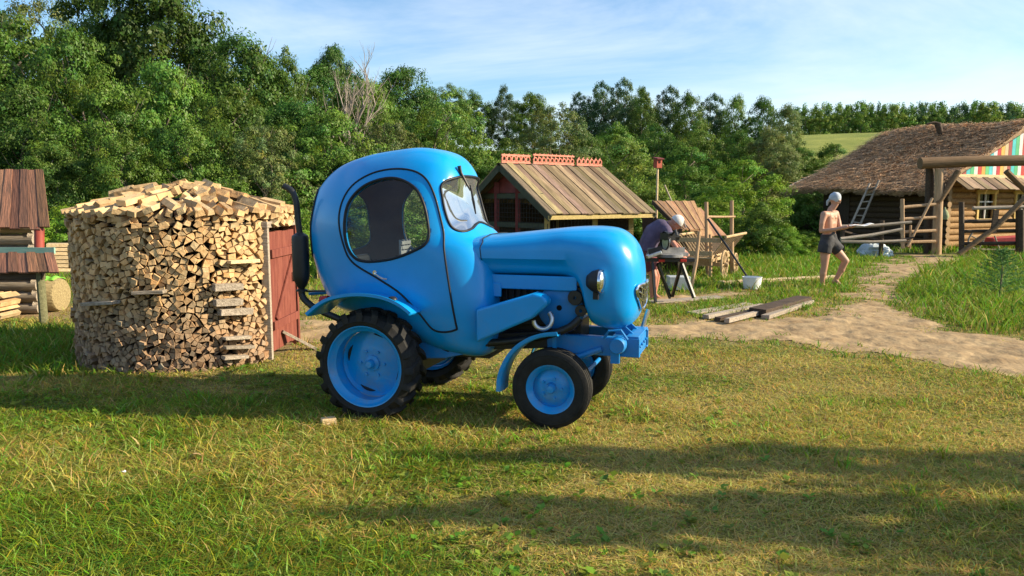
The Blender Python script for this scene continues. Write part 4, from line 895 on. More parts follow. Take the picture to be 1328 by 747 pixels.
MB().beam(dp(.14, .40, .028), dp(DW-.14, 1.0, .028), .022, .05).build('brace', RED, door_, bevel=.004)
MB().beam(dp(DW-.16, .72, .03), dp(DW-.16, .82, .03), .015, .015).tube([dp(DW-.16, .73, .03), dp(DW-.16, .73, .06), dp(DW-.16, .81, .06), dp(DW-.16, .81, .03)], .006, 6).build('handle', M['black_metal'], door_)
# split ends: an irregular mosaic on the cylinder
def clip(poly, nx, nz, c):
    out = []; m = len(poly)
    for i in range(m):
        a, b_ = poly[i], poly[(i+1) % m]; da, db = a[0]*nx+a[1]*nz-c, b_[0]*nx+b_[1]*nz-c
        if da <= 0: out.append(a)
        if (da < 0 < db) or (db < 0 < da): t = da/(da-db); out.append((a[0]+(b_[0]-a[0])*t, a[1]+(b_[1]-a[1])*t))
    return out
random.seed(21); U0, U1, ZT = R(-120)*WR, R(150)*WR, 1.34; seeds = []
def near_ok(u, z, d): return all((u-a)**2+((z-b_)*1.12)**2 > d*d for a, b_, _ in seeds)
tries = 0
while tries < 55000:
    u, z = random.uniform(U0, U1), random.uniform(0, ZT); s_ = random.choice([.042, .049, .056, .066])*(0.84+.22*z/ZT); tries += 1
    if near_ok(u, z, s_): seeds.append((u, z, s_))
cells = []
for i, (u, z, s_) in enumerate(seeds):
    P_ = [(u-.12, max(z-.12, 0)), (u+.12, max(z-.12, 0)), (u+.12, min(z+.12, ZT)), (u-.12, min(z+.12, ZT))]
    for j, (a, b_, _) in enumerate(seeds):
        if j != i and (a-u)**2+(b_-z)**2 < .03:
            nx_, nz_ = a-u, b_-z; P_ = clip(P_, nx_, nz_, (a*a+b_*b_-u*u-z*z)/2)
            if not P_: break
    if len(P_) < 3: continue
    # drop short edges: split wood has three to five sharp corners
    for _ in range(4):
        if len(P_) <= 4: break
        e = [math.hypot(P_[k][0]-P_[k-1][0], P_[k][1]-P_[k-1][1]) for k in range(len(P_))]; k = min(range(len(e)), key=lambda q: e[q])
        m_ = ((P_[k][0]+P_[k-1][0])/2, (P_[k][1]+P_[k-1][1])/2); P_[k] = m_; P_.pop(k-1)
    if random.random() < .22 and len(P_) == 4: P_.pop(random.randrange(4))
    c = (sum(p[0] for p in P_)/len(P_), sum(p[1] for p in P_)/len(P_)); a_ = abs(sum(P_[k-1][0]*P_[k][1]-P_[k][0]*P_[k-1][1] for k in range(len(P_))))/2
    ph = A0+c[0]/WR
    if D0-R(1) < ph < D1+R(1) and c[1] < DZ+.09: continue
    if abs(ph-D0) < R(2.2) and c[1] < DZ: continue
    cells.append((P_, c, a_))
def log_geo(P_, c):
    k = .97; pr = random.gauss(.0, .014); ti = (random.gauss(0, .10), random.gauss(0, .10)); V = []
    for dpth, sc in ((0, 1.0), (.004, 1.02), (.26, .92)):
        for u, z in P_:
            uu, zz = c[0]+(u-c[0])*k*sc*(.95 if dpth == 0 else 1), c[1]+(z-c[1])*k*sc*(.95 if dpth == 0 else 1)
            r = WR+pr-dpth+((u-c[0])*ti[0]+(z-c[1])*ti[1] if dpth < .1 else 0)
            ph = A0+uu/WR; V.append((r*math.cos(ph), r*math.sin(ph), zz+.005))
    m = len(P_); Fc = [tuple(range(m))]+[(j*m+i, j*m+m+i, j*m+m+(i+1) % m, j*m+(i+1) % m) for j in range(2) for i in range(m)]
    return V, Fc
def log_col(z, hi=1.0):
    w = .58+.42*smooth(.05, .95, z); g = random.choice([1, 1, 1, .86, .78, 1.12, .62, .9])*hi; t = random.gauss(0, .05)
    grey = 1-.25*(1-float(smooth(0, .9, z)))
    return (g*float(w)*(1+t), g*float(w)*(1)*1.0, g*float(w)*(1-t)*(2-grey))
def col_mesh(o, col, dark_sides=None):
    a = o.data.attributes.new('Col', 'FLOAT_COLOR', 'POINT'); n = len(o.data.vertices)
    arr = np.tile(np.array([*col, 1.0], np.float32), (n, 1))
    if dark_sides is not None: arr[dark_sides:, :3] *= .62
    a.data.foreach_set('color', arr.ravel())
cells.sort(key=lambda q: -q[2]*(1 if -1.25 < q[1][0] < .78 else .2))
NIND = 60
GW = 'largest split ends in the round woodpile wall'
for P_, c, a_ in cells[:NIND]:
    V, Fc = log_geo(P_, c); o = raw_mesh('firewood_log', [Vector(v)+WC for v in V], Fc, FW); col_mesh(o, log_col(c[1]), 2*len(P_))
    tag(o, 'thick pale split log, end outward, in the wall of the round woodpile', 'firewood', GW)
V_, F_a, C_ = [], [], []
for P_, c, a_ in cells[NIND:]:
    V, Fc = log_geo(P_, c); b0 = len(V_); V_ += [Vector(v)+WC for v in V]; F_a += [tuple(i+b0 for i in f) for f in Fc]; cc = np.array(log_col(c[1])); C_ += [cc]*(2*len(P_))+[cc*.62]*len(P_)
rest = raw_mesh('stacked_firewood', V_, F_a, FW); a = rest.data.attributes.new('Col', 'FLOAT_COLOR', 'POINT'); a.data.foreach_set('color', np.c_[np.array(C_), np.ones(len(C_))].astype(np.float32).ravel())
tag(rest, 'the many smaller split log ends filling the woodpile wall', 'firewood', kind='stuff')
# roof: splits laid radially, eave rows first
GR = 'split logs laid as a roof on the woodpile'
def roof_log(ph, r0, z0, L_, slope, w, h, lab, jit=.12):
    d = Vector((math.cos(ph), math.sin(ph), 0)); t = Vector((-d.y, d.x, 0)); ax = (d*math.cos(slope)-Vector((0, 0, math.sin(slope)))); ax = (ax+t*random.gauss(0, jit)+Vector((0, 0, random.gauss(0, .05)))).normalized()
    t = (t-ax*t.dot(ax)).normalized(); up = ax.cross(t); up = up if up.z > 0 else -up
    ro = random.uniform(-.5, .5); t, up = t*math.cos(ro)+up*math.sin(ro), up*math.cos(ro)-t*math.sin(ro)
    sec = random.choice([[(-1, -.8), (1, -.8), (.2, 1)], [(-1, -.7), (1, -.9), (.9, .6), (-.5, .9)], [(-1, -.3), (-.3, -1), (.9, -.6), (1, .4), (0, .9)], [(-1, -.8), (1, -.7), (1, .7), (-.9, .8)]])
    o_ = WC+d*r0+Vector((0, 0, z0)); V = []
    for s, k in ((0, .97), (-.006, 1), (-L_+.01, .98), (-L_, .93)):
        for a_, b_ in sec: V.append(o_+ax*s+t*(a_*w/2*k)+up*(b_*h/2*k))
    m = len(sec); Fc = [tuple(range(m)), tuple(reversed(range(3*m, 4*m)))]+[(j*m+i, j*m+m+i, j*m+m+(i+1) % m, j*m+(i+1) % m) for j in range(3) for i in range(m)]
    q = MB().add(V, Fc).build('firewood_log', FW); col_mesh(q, log_col(1.2, random.choice([1, 1.05, .95, .75, 1.1])))
    tag(q, lab, 'firewood', GR if 'slope' in lab else 'split log ends of the eave row on the woodpile')
random.seed(8)
for row, (r_, z_, stp) in enumerate([(1.065, 1.365, 4.0), (1.055, 1.42, 4.2), (1.085, 1.47, 4.6)]):
    a_ = R(-96)
    while a_ < R(100):
        roof_log(A0+a_, r_+random.gauss(0, .022), z_+random.gauss(0, .012), .34, R(4 if row < 2 else 12), random.uniform(.06, .10), random.uniform(.05, .08), 'pale split log end jutting out in the eave rows of the woodpile', .10)
        a_ += R(stp)*random.uniform(.8, 1.2)*(1 if abs(a_) < R(80) else 1.3)
for r_, z_, num in [(1.0, 1.515, 38), (.84, 1.565, 31), (.66, 1.62, 25), (.49, 1.665, 18), (.33, 1.695, 12), (.18, 1.71, 6)]:
    for k in range(num):
        ph = 2*math.pi*k/num+random.uniform(-.1, .1)
        if math.cos(ph-A0) < -.35: continue
        roof_log(ph, r_+random.gauss(0, .03), z_+random.gauss(0, .014), .25, R(11), random.uniform(.06, .11), random.uniform(.055, .085), 'pale split log lying on the slope of the conical woodpile roof', .35)
# weathered slats worked into the wall
for px0, px1, py, D_, m, lab in [(296, 334, 338, 6.95, 'new_wood', 'long pale slat sticking out of the woodpile beside the door top'), (277, 314, 371, 6.82, 'grey_wood', 'broad grey board end in the woodpile at mid height'), (278, 313, 391, 6.82, 'grey_wood', 'grey slat in the woodpile under the broad board end'),
                             (284, 326, 403, 6.88, 'grey_wood', 'second grey slat from the broad board end, nearly reaching the door'), (290, 324, 437, 6.86, 'grey_wood', 'upper one of three grey slats low beside the door'), (291, 328, 449, 6.88, 'grey_wood', 'middle one of three grey slats low beside the door'),
                             (289, 320, 462, 6.82, 'grey_wood', 'lowest grey slat, by the ground beside the door'), (173, 214, 378, 6.78, 'grey_wood', 'grey brown slat across the middle of the woodpile, far from the door'), (110, 150, 392, 7.2, 'grey_wood', 'dark slat on the shaded left curve of the woodpile')]:
    def onwall(px, py, k=WR+.045):
        r = ray(px, py); o = Vector((0, 0, CZ))-WC; a = r.x**2+r.y**2; b_ = 2*(o.x*r.x+o.y*r.y); c = o.x**2+o.y**2-k*k; t = (-b_-math.sqrt(max(b_*b_-4*a*c, 0)))/(2*a); return Vector((0, 0, CZ))+r*t
    a_, b_ = onwall(px0, py+2), onwall(px1, py); q = MB().beam(a_, b_, .10, .06 if 'broad' in lab else .03, jit=.004).build('board', M[m], bevel=.003); tag(q, lab, 'board')
a_, b_ = at(371, 426, 7.75)+Vector((0, -.15, 0)), gnd(409, 452, .02); tag(MB().beam(a_, b_, .10, .03).build('board', M['grey_wood'], bevel=.003), 'grey board leaning from the foot of the red door to the ground', 'board')
tag(MB().box(gnd(427, 547, .035)+Vector((0, -.02, 0)), (.10, .07, .07), (0, 0, .4)).build('wood_chock', M['new_wood'], bevel=.006), 'small pale wood block wedged at the rear tractor wheel', 'wood block')
tag(MB().box((at(379, 278, 8.6)), (.035, .035, .06)).box(at(379, 300, 8.6), (.02, .02, .4)).build('stake', M['new_wood']), 'thin pale topped stake behind the exhaust pipe', 'stake')

# ---------------------------------------------------------------- board roofed shed at the left edge
RB_ = wood('red_stained_boards', (0.16, 0.075, 0.045), (0.42, 0.20, 0.12), (20, 1.2, 3), objrand=0)
TEAL = mat('teal_board', (0.16, 0.33, 0.26), 0.7, c2=(0.30, 0.45, 0.36), scale=5, stretch=(1, 8, 8))
shed = empty('shed', (-7.4, 10.2, 0), 0, 'small log shed with reddish board roof and a lower board awning at the left edge', 'shed')
def S_(p): return Vector(p)-Vector((-7.4, 10.2, 0))
def board_roof(name, A, B, C_, D_, w, m, parent, th=.022, jit=.03, over=.012):   # A-B ridge, D-C eave
    A, B, C_, D_ = map(Vector, (A, B, C_, D_)); n = max(1, int(round((B-A).length/w))); mb = MB(); nr = (B-A).cross(D_-A).normalized()
    if nr.z < 0: nr = -nr
    cols = []; alng = []
    for i in range(n):
        t0, t1 = i/n, (i+1)/n-.03/n; e = random.uniform(-jit, jit); li = (i % 2)*over+random.uniform(0, .006)
        a, b_, c, d = A.lerp(B, t0), A.lerp(B, t1), D_.lerp(C_, t1), D_.lerp(C_, t0); c = c+(c-b_).normalized()*e; d = d+(d-a).normalized()*e
        P_ = [p+nr*li for p in (a, b_, c, d)]; mb.add(P_+[p+nr*th for p in P_], [(3, 2, 1, 0), (4, 5, 6, 7), (0, 1, 5, 4), (1, 2, 6, 5), (2, 3, 7, 6), (3, 0, 4, 7)]); g = random.uniform(.38, 1.08); cols += [(g, g*random.uniform(.9, 1.08), g*random.uniform(.85, 1.1))]*8; Lb = (d-a).length; y0_ = random.uniform(0, 90); alng += [(i*.3, y0_, 0), (i*.3+w, y0_, 0), (i*.3+w, y0_+Lb, 0), (i*.3, y0_+Lb, 0)]*2
    o = mb.build(name, m, parent); al = o.data.attributes.new('Along', 'FLOAT_VECTOR', 'POINT'); al.data.foreach_set('vector', np.array(alng, np.float32).ravel()); a = o.data.attributes.new('Col', 'FLOAT_COLOR', 'POINT'); a.data.foreach_set('color', np.c_[np.array(cols), np.ones(len(cols))].astype(np.float32).ravel()); return o
RBA = boardmat('reddish_roof_boards', (0.13, 0.085, 0.065), (0.50, 0.24, 0.145))
board_roof('roof', S_((-9.6, 10.9, 2.02)), S_(at(57, 222, 10.9)), S_(at(66, 298, 9.9)), S_((-9.6, 9.9, 1.17)), .11, RBA, shed)
board_roof('awning', S_((-9.6, 9.85, .90)), S_(at(70, 327, 9.8)), S_(at(78, 355, 9.4)), S_((-9.6, 9.4, .64)), .12, RBA, shed, jit=.015)
MB().beam(S_((-9.6, 9.83, .93)), S_(at(71, 325, 9.75)), .03, .08).build('fascia_board', TEAL, shed)
lw = MB()
for i in range(8): lw.tube([S_((-9.5, 10.35, .08+.16*i)), S_((-6.62, 10.35, .08+.16*i))], .082, 10)
lw.build('log_wall', M['grey_wood'], shed, smooth=True)
sw = MB()
for i in range(8): sw.tube([S_((-6.62, 10.32, .14+.16*i)), S_((-7.45, 11.5, .14+.16*i))], .08, 8)
sw.build('log_wall', M['grey_wood'], shed, smooth=True)
MB().tube([S_((-6.04, 9.49, -.03)), S_((-6.05, 9.5, .68))], .05, 10, wob=.1).build('post', wood('mossy_post', (.10, .10, .05), (.2, .19, .1)), shed, smooth=True)
MB().tube([S_(at(51, 326, 9.8)), S_(at(51, 297, 9.95))], .06, 10).build('post', mat('red_post', (.22, .04, .025), .6), shed, smooth=True)
MB().beam(S_((-9.5, 9.5, .62)), S_((-6.0, 9.5, .62)), .07, .09).build('beam', M['dark_wood'], shed)
# firewood beneath the awning
random.seed(4); V_, F_a, C_ = [], [], []
for i in range(24):
    for j in range(4):
        xc, zc = -9.3+.11*i+random.uniform(-.02, .02), .06+.085*j+random.uniform(-.01, .01); k = random.randint(3, 5); a0 = random.uniform(0, 6); b0 = len(V_)
        for yy in (9.72+random.uniform(-.03, .03), 10.1): V_ += [(xc+.056*math.cos(a0+q*6.283/k), yy, zc+.042*math.sin(a0+q*6.283/k)) for q in range(k)]
        F_a += [tuple(b0+q for q in range(k))]+[(b0+q, b0+k+q, b0+k+(q+1) % k, b0+(q+1) % k) for q in range(k)]; C_ += [log_col(.8)]*(2*k)
rest = raw_mesh('stacked_firewood', V_, F_a, FW); a = rest.data.attributes.new('Col', 'FLOAT_COLOR', 'POINT'); a.data.foreach_set('color', np.c_[np.array(C_), np.ones(len(C_))].astype(np.float32).ravel())
tag(rest, 'low stack of split firewood under the awning of the left shed', 'firewood', kind='stuff')
HAY = wood('hay', (.20, .15, .07), (.42, .33, .17), (3, 25, 25), bump=1.0)
bc = Vector((-6.72, 10.55, .24)); hb_ = MB(); prof = [(.001, -.30), (.16, -.305), (.225, -.29), (.235, -.26), (.238, 0), (.235, .26), (.225, .29), (.001, .30)]
hb_.lathe([(r*(1+random.uniform(-.03, .03)), h) for r, h in prof], bc, 'x', 28); tag(hb_.build('hay_bale', HAY, smooth=True), 'round hay bale lying beside the shed post', 'hay bale')
gcl = MB()
nx2 = 8; Vg = []; 
for i in range(nx2+1):
    for j in range(9):
        u, v = i/nx2-.5, j/8-.5; Vg.append(Vector((bc.x+.16+.20*u, bc.y+.03+.26*math.sin(v*1.2), bc.z+.005+.25*math.cos(v*1.2)+.012*math.sin(9*u+4*v))))
tag(raw_mesh('cloth', Vg, [(i*9+j, i*9+j+1, i*9+j+10, i*9+j+9) for i in range(nx2) for j in range(8)], mat('lime_cloth', (.20, .55, .06), .7), smooth=True), 'lime green cloth draped over the round hay bale', 'cloth').modifiers.new('thick', 'SOLIDIFY').thickness = .006
for k in range(7):
    p_ = at(58+k*.5, 349-5.2*k, 13.4); q_ = at(101+random.uniform(-3, 3), 349-5.2*k, 13.6)
    tag(MB().beam(p_, q_, .35, .06).build('board', M['new_wood'], bevel=.004), 'sawn plank in the stack behind the hay bale', 'board', 'stacked sawn planks behind the hay bale')
cn = gnd(-2, 406); tag(MB().lathe([(.001, 0), (.10, .002), (.105, .02), (.10, .20), (.06, .25), (.03, .26), (.03, .30), (.001, .30)], cn, 'z', 20).build('canister', M['white_plastic'], smooth=True), 'white plastic canister at the left edge in front of the shed', 'canister')

# ---------------------------------------------------------------- red ridged hut behind the tractor
PLK = boardmat('roof_planks', (0.10, 0.072, 0.048), (0.46, 0.34, 0.22))
OCH = wood('ochre_timber', (.30, .22, .08), (.46, .36, .15), (3, 20, 20)); GRN = mat('dark_green_paint', (.045, .05, .03), .7, scale=8)
DRED = mat('maroon_paint', (.16, .035, .035), .7, scale=8); CREST = mat('coral_carving', (.55, .16, .10), .65, c2=(.62, .24, .17), scale=12)
ya = R(38); hd = Vector((math.cos(ya), math.sin(ya), 0)); hw_ = Vector((math.sin(ya), -math.cos(ya), 0)); HO = Vector((-.26, 15, 0))
hut = empty('animal_hut', HO, 0, 'small plank roofed hut with mesh front and coral red carved ridge, behind the tractor hood', 'hut')
def H_(s, w, z): return hd*s+hw_*w+Vector((0, 0, z))
HL, HW, HR, HE = 2.9, 1.55, 2.29, 1.30
board_roof('roof', H_(0, 0, HR), H_(HL, 0, HR), H_(HL, HW, HE), H_(0, HW, HE), .16, PLK, hut, jit=.02)
board_roof('roof', H_(0, -.02, HR), H_(HL, -.02, HR), H_(HL, -HW, HE), H_(0, -HW, HE), .16, PLK, hut, jit=.02)
def slope(w): return HR-(HR-HE)*abs(w)/HW
for s in (0.02, HL-.02):
    for sg in (-1, 1): MB().beam(H_(s, sg*.0, HR-.06), H_(s, sg*HW, HE-.06), .03, .13).build('barge_board', GRN, hut)
MB().beam(H_(0, HW-.03, HE-.045), H_(HL, HW-.03, HE-.045), .035, .075).build('eave_board', OCH, hut)
MB().prism([H_(.30, -.80, 1.72), H_(.30, .80, 1.72), H_(.30, .06, slope(.06)-.08), H_(.30, -.06, slope(.06)-.08)], hd*.03).build('gable_panel', DRED, hut)
for z, w in ((1.66, 1.0), (1.08, 1.2), (.5, 1.2)): MB().beam(H_(.28, -w, z), H_(.28, w, z), .06, .10).build('gable_beam', GRN, hut)
for s, w in ((.28, -1.15), (.28, -.45), (.28, .25), (.28, 1.15), (1.55, 1.15), (2.6, 1.15), (2.6, -1.15)):
    MB().beam(H_(s, w, 0), H_(s, w, slope(w)-.06), .10, .10).build('post', OCH if (s > 2 or w > 1) else DRED, hut)
MB().prism([H_(.4, -1.2, 0), H_(2.6, -1.2, 0), H_(2.6, -1.2, 1.5), H_(.4, -1.2, 1.5)], hw_*.03).build('back_wall', M['dark_wood'], hut)
MB().prism([H_(2.58, -1.1, 0), H_(2.58, 1.1, 0), H_(2.58, 1.1, 1.5), H_(2.58, 0, 2.2), H_(2.58, -1.1, 1.5)], hd*.03).build('end_wall', M['dark_wood'], hut)
MB().prism([H_(1.6, 1.16, 0), H_(2.55, 1.16, 0), H_(2.55, 1.16, .95), H_(1.6, 1.16, .95)], hw_*.025).build('side_wall', M['dark_wood'], hut)
wm = MB()
for i in range(26): w = -1.1+2.2*i/25; wm.tube([H_(.25, w, .02), H_(.25, w, 1.62)], .0045, 4, cap=False)
for i in range(18): z = .05+1.55*i/17; wm.tube([H_(.25, -1.1, z), H_(.25, 1.1, z)], .0045, 4, cap=False)
for i in range(14): s = .33+1.2*i/13; wm.tube([H_(s, 1.18, .02), H_(s, 1.18, 1.2)], .0045, 4, cap=False)
wm.build('wire_mesh', M['black_metal'], hut)
# carved crest along the ridge: three pierced boards with scrolls
cb = MB()
def crest(s0, s1, hh):
    L_ = s1-s0; cb.beam(H_(s0, 0, HR+.03), H_(s1, 0, HR+.03), .03, .06)
    n = int(L_/.11)
    for i in range(n):
        s = s0+(i+.5)*L_/n; rr = L_/n*.42
        cb.tube([H_(s+rr*math.cos(a), 0, HR+.06+rr+rr*math.sin(a)) for a in np.linspace(0, 2*math.pi, 12)[:-1]], .017, 6, closed=True)
        cb.tube([H_(s-rr, 0, HR+.06), H_(s-rr*.3, 0, HR+.06+hh*.8), H_(s+rr*.4, 0, HR+.06+hh)], [.018, .014, .006], 6)
        if hh > .15: cb.beam(H_(s0+(i)*L_/n, 0, HR+.05+hh*.86), H_(s0+(i+1)*L_/n, 0, HR+.05+hh*.86), .028, .035)
crest(.06, .80, .155); crest(.88, 2.02, .19); crest(2.10, 2.86, .15); cb.build('carved_ridge', CREST, hut, smooth=True)
MB().beam(H_(-.02, 0, HR+.005), H_(HL+.02, 0, HR+.005), .09, .03).build('ridge_board', PLK, hut)

# ---------------------------------------------------------------- rusty roofed hut, birdhouse, stakes, cart
RUST = boardmat('rusty_roof', (.20, .11, .065), (.50, .30, .17))
rh = empty('hut', (3.6, 17.2, 0), 0, 'low dark hut with rusty brown board roof beside the birdhouse pole', 'hut'); ro_ = Vector((3.6, 17.2, 0))
A_, B2, C2, D2 = at(846, 262, 17.6), at(900, 262, 18.3), at(917, 298, 16.6), at(884, 300, 16.0)
board_roof('roof', A_-ro_, B2-ro_, C2-ro_, D2-ro_, .14, RUST, rh)
board_roof('lean_to_roof', at(901, 272, 18.2)-ro_, at(908, 270, 18.4)-ro_, at(943, 307, 17.6)-ro_, at(890, 307, 16.6)-ro_, .10, RUST, rh)
MB().beam(A_-ro_, D2-ro_, .03, .10).build('barge_board', M['dark_wood'], rh)
MB().prism([(at(832, 272, 17.5)*1-ro_), at(884, 303, 16.2)-ro_, Vector((gnd(884, 345).x, 16.2, 0))-ro_, Vector((gnd(832, 345).x, 17.5, 0))-ro_], (.05, .08, 0)).build('front_wall', M['dark_wood'], rh)
MB().prism([at(884, 304, 16.25)-ro_, at(938, 309, 17.4)-ro_, Vector((at(938, 309, 17.4).x, 17.4, 0))-ro_, Vector((at(884, 304, 16.25).x, 16.25, 0))-ro_], (-.05, .08, 0)).build('side_wall', M['dark_wood'], rh)
bh = at(853, 212, 18.5); bt = empty('birdhouse', bh, R(25), 'small red birdhouse on top of a thin pale pole', 'birdhouse')
MB().box((0, 0, .0), (.15, .15, .22)).lathe([(.001, -.08), (.028, -.08), (.028, -.072)], (0, 0, .03), 'y', 12).build('box', mat('birdhouse_red', (.33, .07, .04), .7), bt); MB().box((0, -.02, .125), (.20, .22, .025), (R(10), 0, 0)).build('roof', DRED, bt); MB().box((0, -.082, .03), (.045, .012, .045)).build('entrance', DARKC, bt)
tag(MB().tube([Vector((bh.x, 18.5, 0)), bh-Vector((0, 0, .11))], .028, 8).build('pole', M['new_wood'], smooth=True), 'thin pale pole carrying the birdhouse', 'pole')
tag(MB().tube([at(874, 268, 18.4), at(862, 240, 18.4)], .02, 6).build('stick', M['grey_wood'], smooth=True), 'short slanting stick above the rusty roof', 'stick')
def pole(p0, p1, r, lab, m='pole_wood', cat='stake', nm='stake', group=None):
    mid = (Vector(p0)+Vector(p1))/2+Vector((random.uniform(-.02, .02), 0, random.uniform(-.01, .01)))
    return tag(MB().tube([p0, mid, p1], [r, r*.93, r*.85], 10, wob=.06).build(nm, M[m], smooth=True), lab, cat, group)
def up_pole(pxb, pyb, pxt, pyt, r, lab, **k):
    g = gnd(pxb, pyb, -.03); t = at(pxt, pyt, g.y); return pole(g, t, r, lab, **k)
up_pole(918, 362, 916, 262, .045, 'tall grey stake left of the old cart'); up_pole(949, 358, 949, 260, .045, 'tall stake rising behind the cart wheels')
up_pole(921, 364, 921, 304, .035, 'short stake standing right against the tall grey stake'); up_pole(896, 375, 907, 300, .035, 'pale pole leaning right of the saw table')
pole(at(917, 281, 15.2), at(953, 281, 15.7), .025, 'thin cross rail between the two tall stakes', cat='rail', nm='rail')
pole(at(918, 284, 14.8), gnd(971, 362, .1), .022, 'dark thin rod slanting from the tall stake to the bucket', m='black_metal', cat='rod', nm='rod')
bk_ = gnd(975, 374); tag(MB().lathe([(.001, 0), (.145, .0), (.17, .20), (.178, .205), (.172, .21), (.16, .205), (.138, .02), (.001, .015)], bk_, 'z', 24).build('bucket', M['white_plastic'], smooth=True), 'dirty white plastic bucket on the grass below the cart', 'bucket')
# old wooden cart
CW = wood('cart_wood', (.30, .20, .10), (.52, .38, .22), (2, 20, 20)); cy = R(205+35)
cart = empty('cart', (4.15, 15.6, 0), R(62), 'old wooden farm cart with spoked wheels and ladder sides', 'cart'); cart.scale = (.88, .88, .88)
def cwheel(x, y, r):
    w = empty('wheel', (x, y, r)); w.parent = cart
    MB().tube([(r*.93*math.cos(a), 0, r*.93*math.sin(a)) for a in np.linspace(0, 2*math.pi, 33)[:-1]], r*.085, 8, closed=True).build('rim', CW, w, smooth=True)
    MB().lathe([(.001, -.09), (.04, -.09), (.06, -.04), (.06, .04), (.04, .09), (.001, .09)], (0, 0, 0), 'y', 16).build('hub', CW, w, smooth=True)
    for k in range(10): a = k*math.pi/5; MB().tube([(.05*math.cos(a), 0, .05*math.sin(a)), (r*.9*math.cos(a), 0, r*.9*math.sin(a))], .016, 6).build('spoke', CW, w)
for sg in (-1, 1): cwheel(-.62, sg*.48, .33); cwheel(.62, sg*.48, .26)
ct = MB()
for sg in (-1, 1): ct.beam((-1.0, sg*.25, .44), (1.0, sg*.25, .44), .06, .07)
for k in range(6): ct.beam((-1+.4*k, -.3, .495), (-1+.4*k, .3, .495), .18, .025)
for x, z in ((-.62, .33), (.62, .27)): ct.beam((x, -.52, z), (x, .52, z), .08, .08).beam((x, -.3, z+.08), (x, .3, z+.08), .1, .1)
ct.beam((1.0, 0, .36), (2.1, 0, .22), .06, .06); ct.build('bed', CW, cart)
for sg in (-1, 1):
    ld_ = MB(); ld_.tube([(-1.05, sg*.27, .53), (1.05, sg*.27, .53)], .03, 8).tube([(-1.15, sg*.60, .98), (1.15, sg*.60, .98)], .032, 8)
    for k in range(9): ld_.tube([(-.98+.245*k, sg*.28, .55), (-.98+.245*k, sg*.59, .97)], .017, 6)
    ld_.build('ladder_side', CW, cart, smooth=True)
MB().beam((-1.08, -.5, .9), (-1.08, .5, .9), .03, .10).beam((-1.06, -.3, .6), (-1.06, .3, .6), .03, .10).build('tail_board', CW, cart)

# ---------------------------------------------------------------- saw table, tub and boards on the ground
YS = 11.0
stand = empty('saw_stand', (gnd(868, 396).x, YS, 0), 0, 'black folding saw stand with red clamps near the tractor nose', 'stand'); so = Vector((gnd(868, 396).x, YS, 0))
def P_s(px, py, D=YS): return at(px, py, D)-so
for a_, b_ in (((846, 340), (850, 392)), ((853, 342), (869, 386)), ((884, 342), (872, 384)), ((884, 342), (900, 386))):
    for dy in (0.0,): MB().beam(P_s(*a_, YS-.05), P_s(*b_, YS-.25 if b_[0] in (850, 900) else YS+.3), .035, .05).build('leg', M['black_metal'], stand)
MB().beam(P_s(838, 337), P_s(900, 337), .10, .05).build('beam', M['black_metal'], stand)
for px in (858, 886): MB().box(P_s(px, 338, YS-.06), (.09, .05, .04)).build('clamp', mat('red_clamp', (.45, .03, .02), .4), stand, bevel=.006)
DSTEEL = mat('dull_steel', (.10, .10, .105), .55, c2=(.26, .26, .26), scale=8)
saw = empty('miter_saw', (at(868, 332, YS).x, YS, at(868, 333, YS).z), R(15), 'black mitre saw with tilted motor head mounted on the saw stand', 'saw')
MB().lathe([(.001, 0), (.20, 0), (.20, .04), (.001, .045)], (0, 0, 0), 'z', 28).box((0, .06, .03), (.62, .14, .05)).box((0, .10, .09), (.60, .02, .08)).build('table', DSTEEL, saw, smooth=True)
MB().tube([(0, .18, .03), (0, .22, .22), (-.02, .05, .34)], [.05, .05, .04], 10).box((-.02, .02, .30), (.12, .26, .10)).lathe([(.001, -.16), (.06, -.15), (.065, .06), (.001, .07)], (.08, .02, .30), 'x', 18).tube([(-.02, -.10, .33), (-.02, -.22, .40), (-.02, -.26, .33)], .018, 8).build('motor_head', M['black_metal'], saw, smooth=True)
MB().lathe([(.001, -.004), (.125, -.003), (.125, .003), (.001, .004)], (-.06, .0, .22), 'x', 36).build('blade', M['steel'], saw, smooth=True)
MB().lathe([(.135, -.02), (.14, 0), (.135, .02), (.09, .025)], (-.06, .02, .24), 'x', 30).build('blade_guard', VINYL, saw, smooth=True)
tool = empty('grinder', at(848, 330, YS-.1), 0, 'black power tool with grey cover lying on the left end of the stand', 'tool'); MB().box((0, 0, .0), (.22, .14, .05), (0, R(-20), 0)).build('cover', M['steel'], tool, bevel=.01); MB().box((.02, .0, .05), (.2, .02, .10), (0, R(-15), 0)).build('fence', M['black_metal'], tool, bevel=.005)
tb = gnd(881, 377); tag(MB().box(tb+Vector((0, .1, .13)), (.34, .26, .24), taper=(1.12, 1.12)).build('plastic_tub', mat('clear_tub', (.42, .45, .45), .35), bevel=.012), 'grey translucent plastic tub under the saw stand', 'tub')
GBd = 'planks lying beside the sandy path'
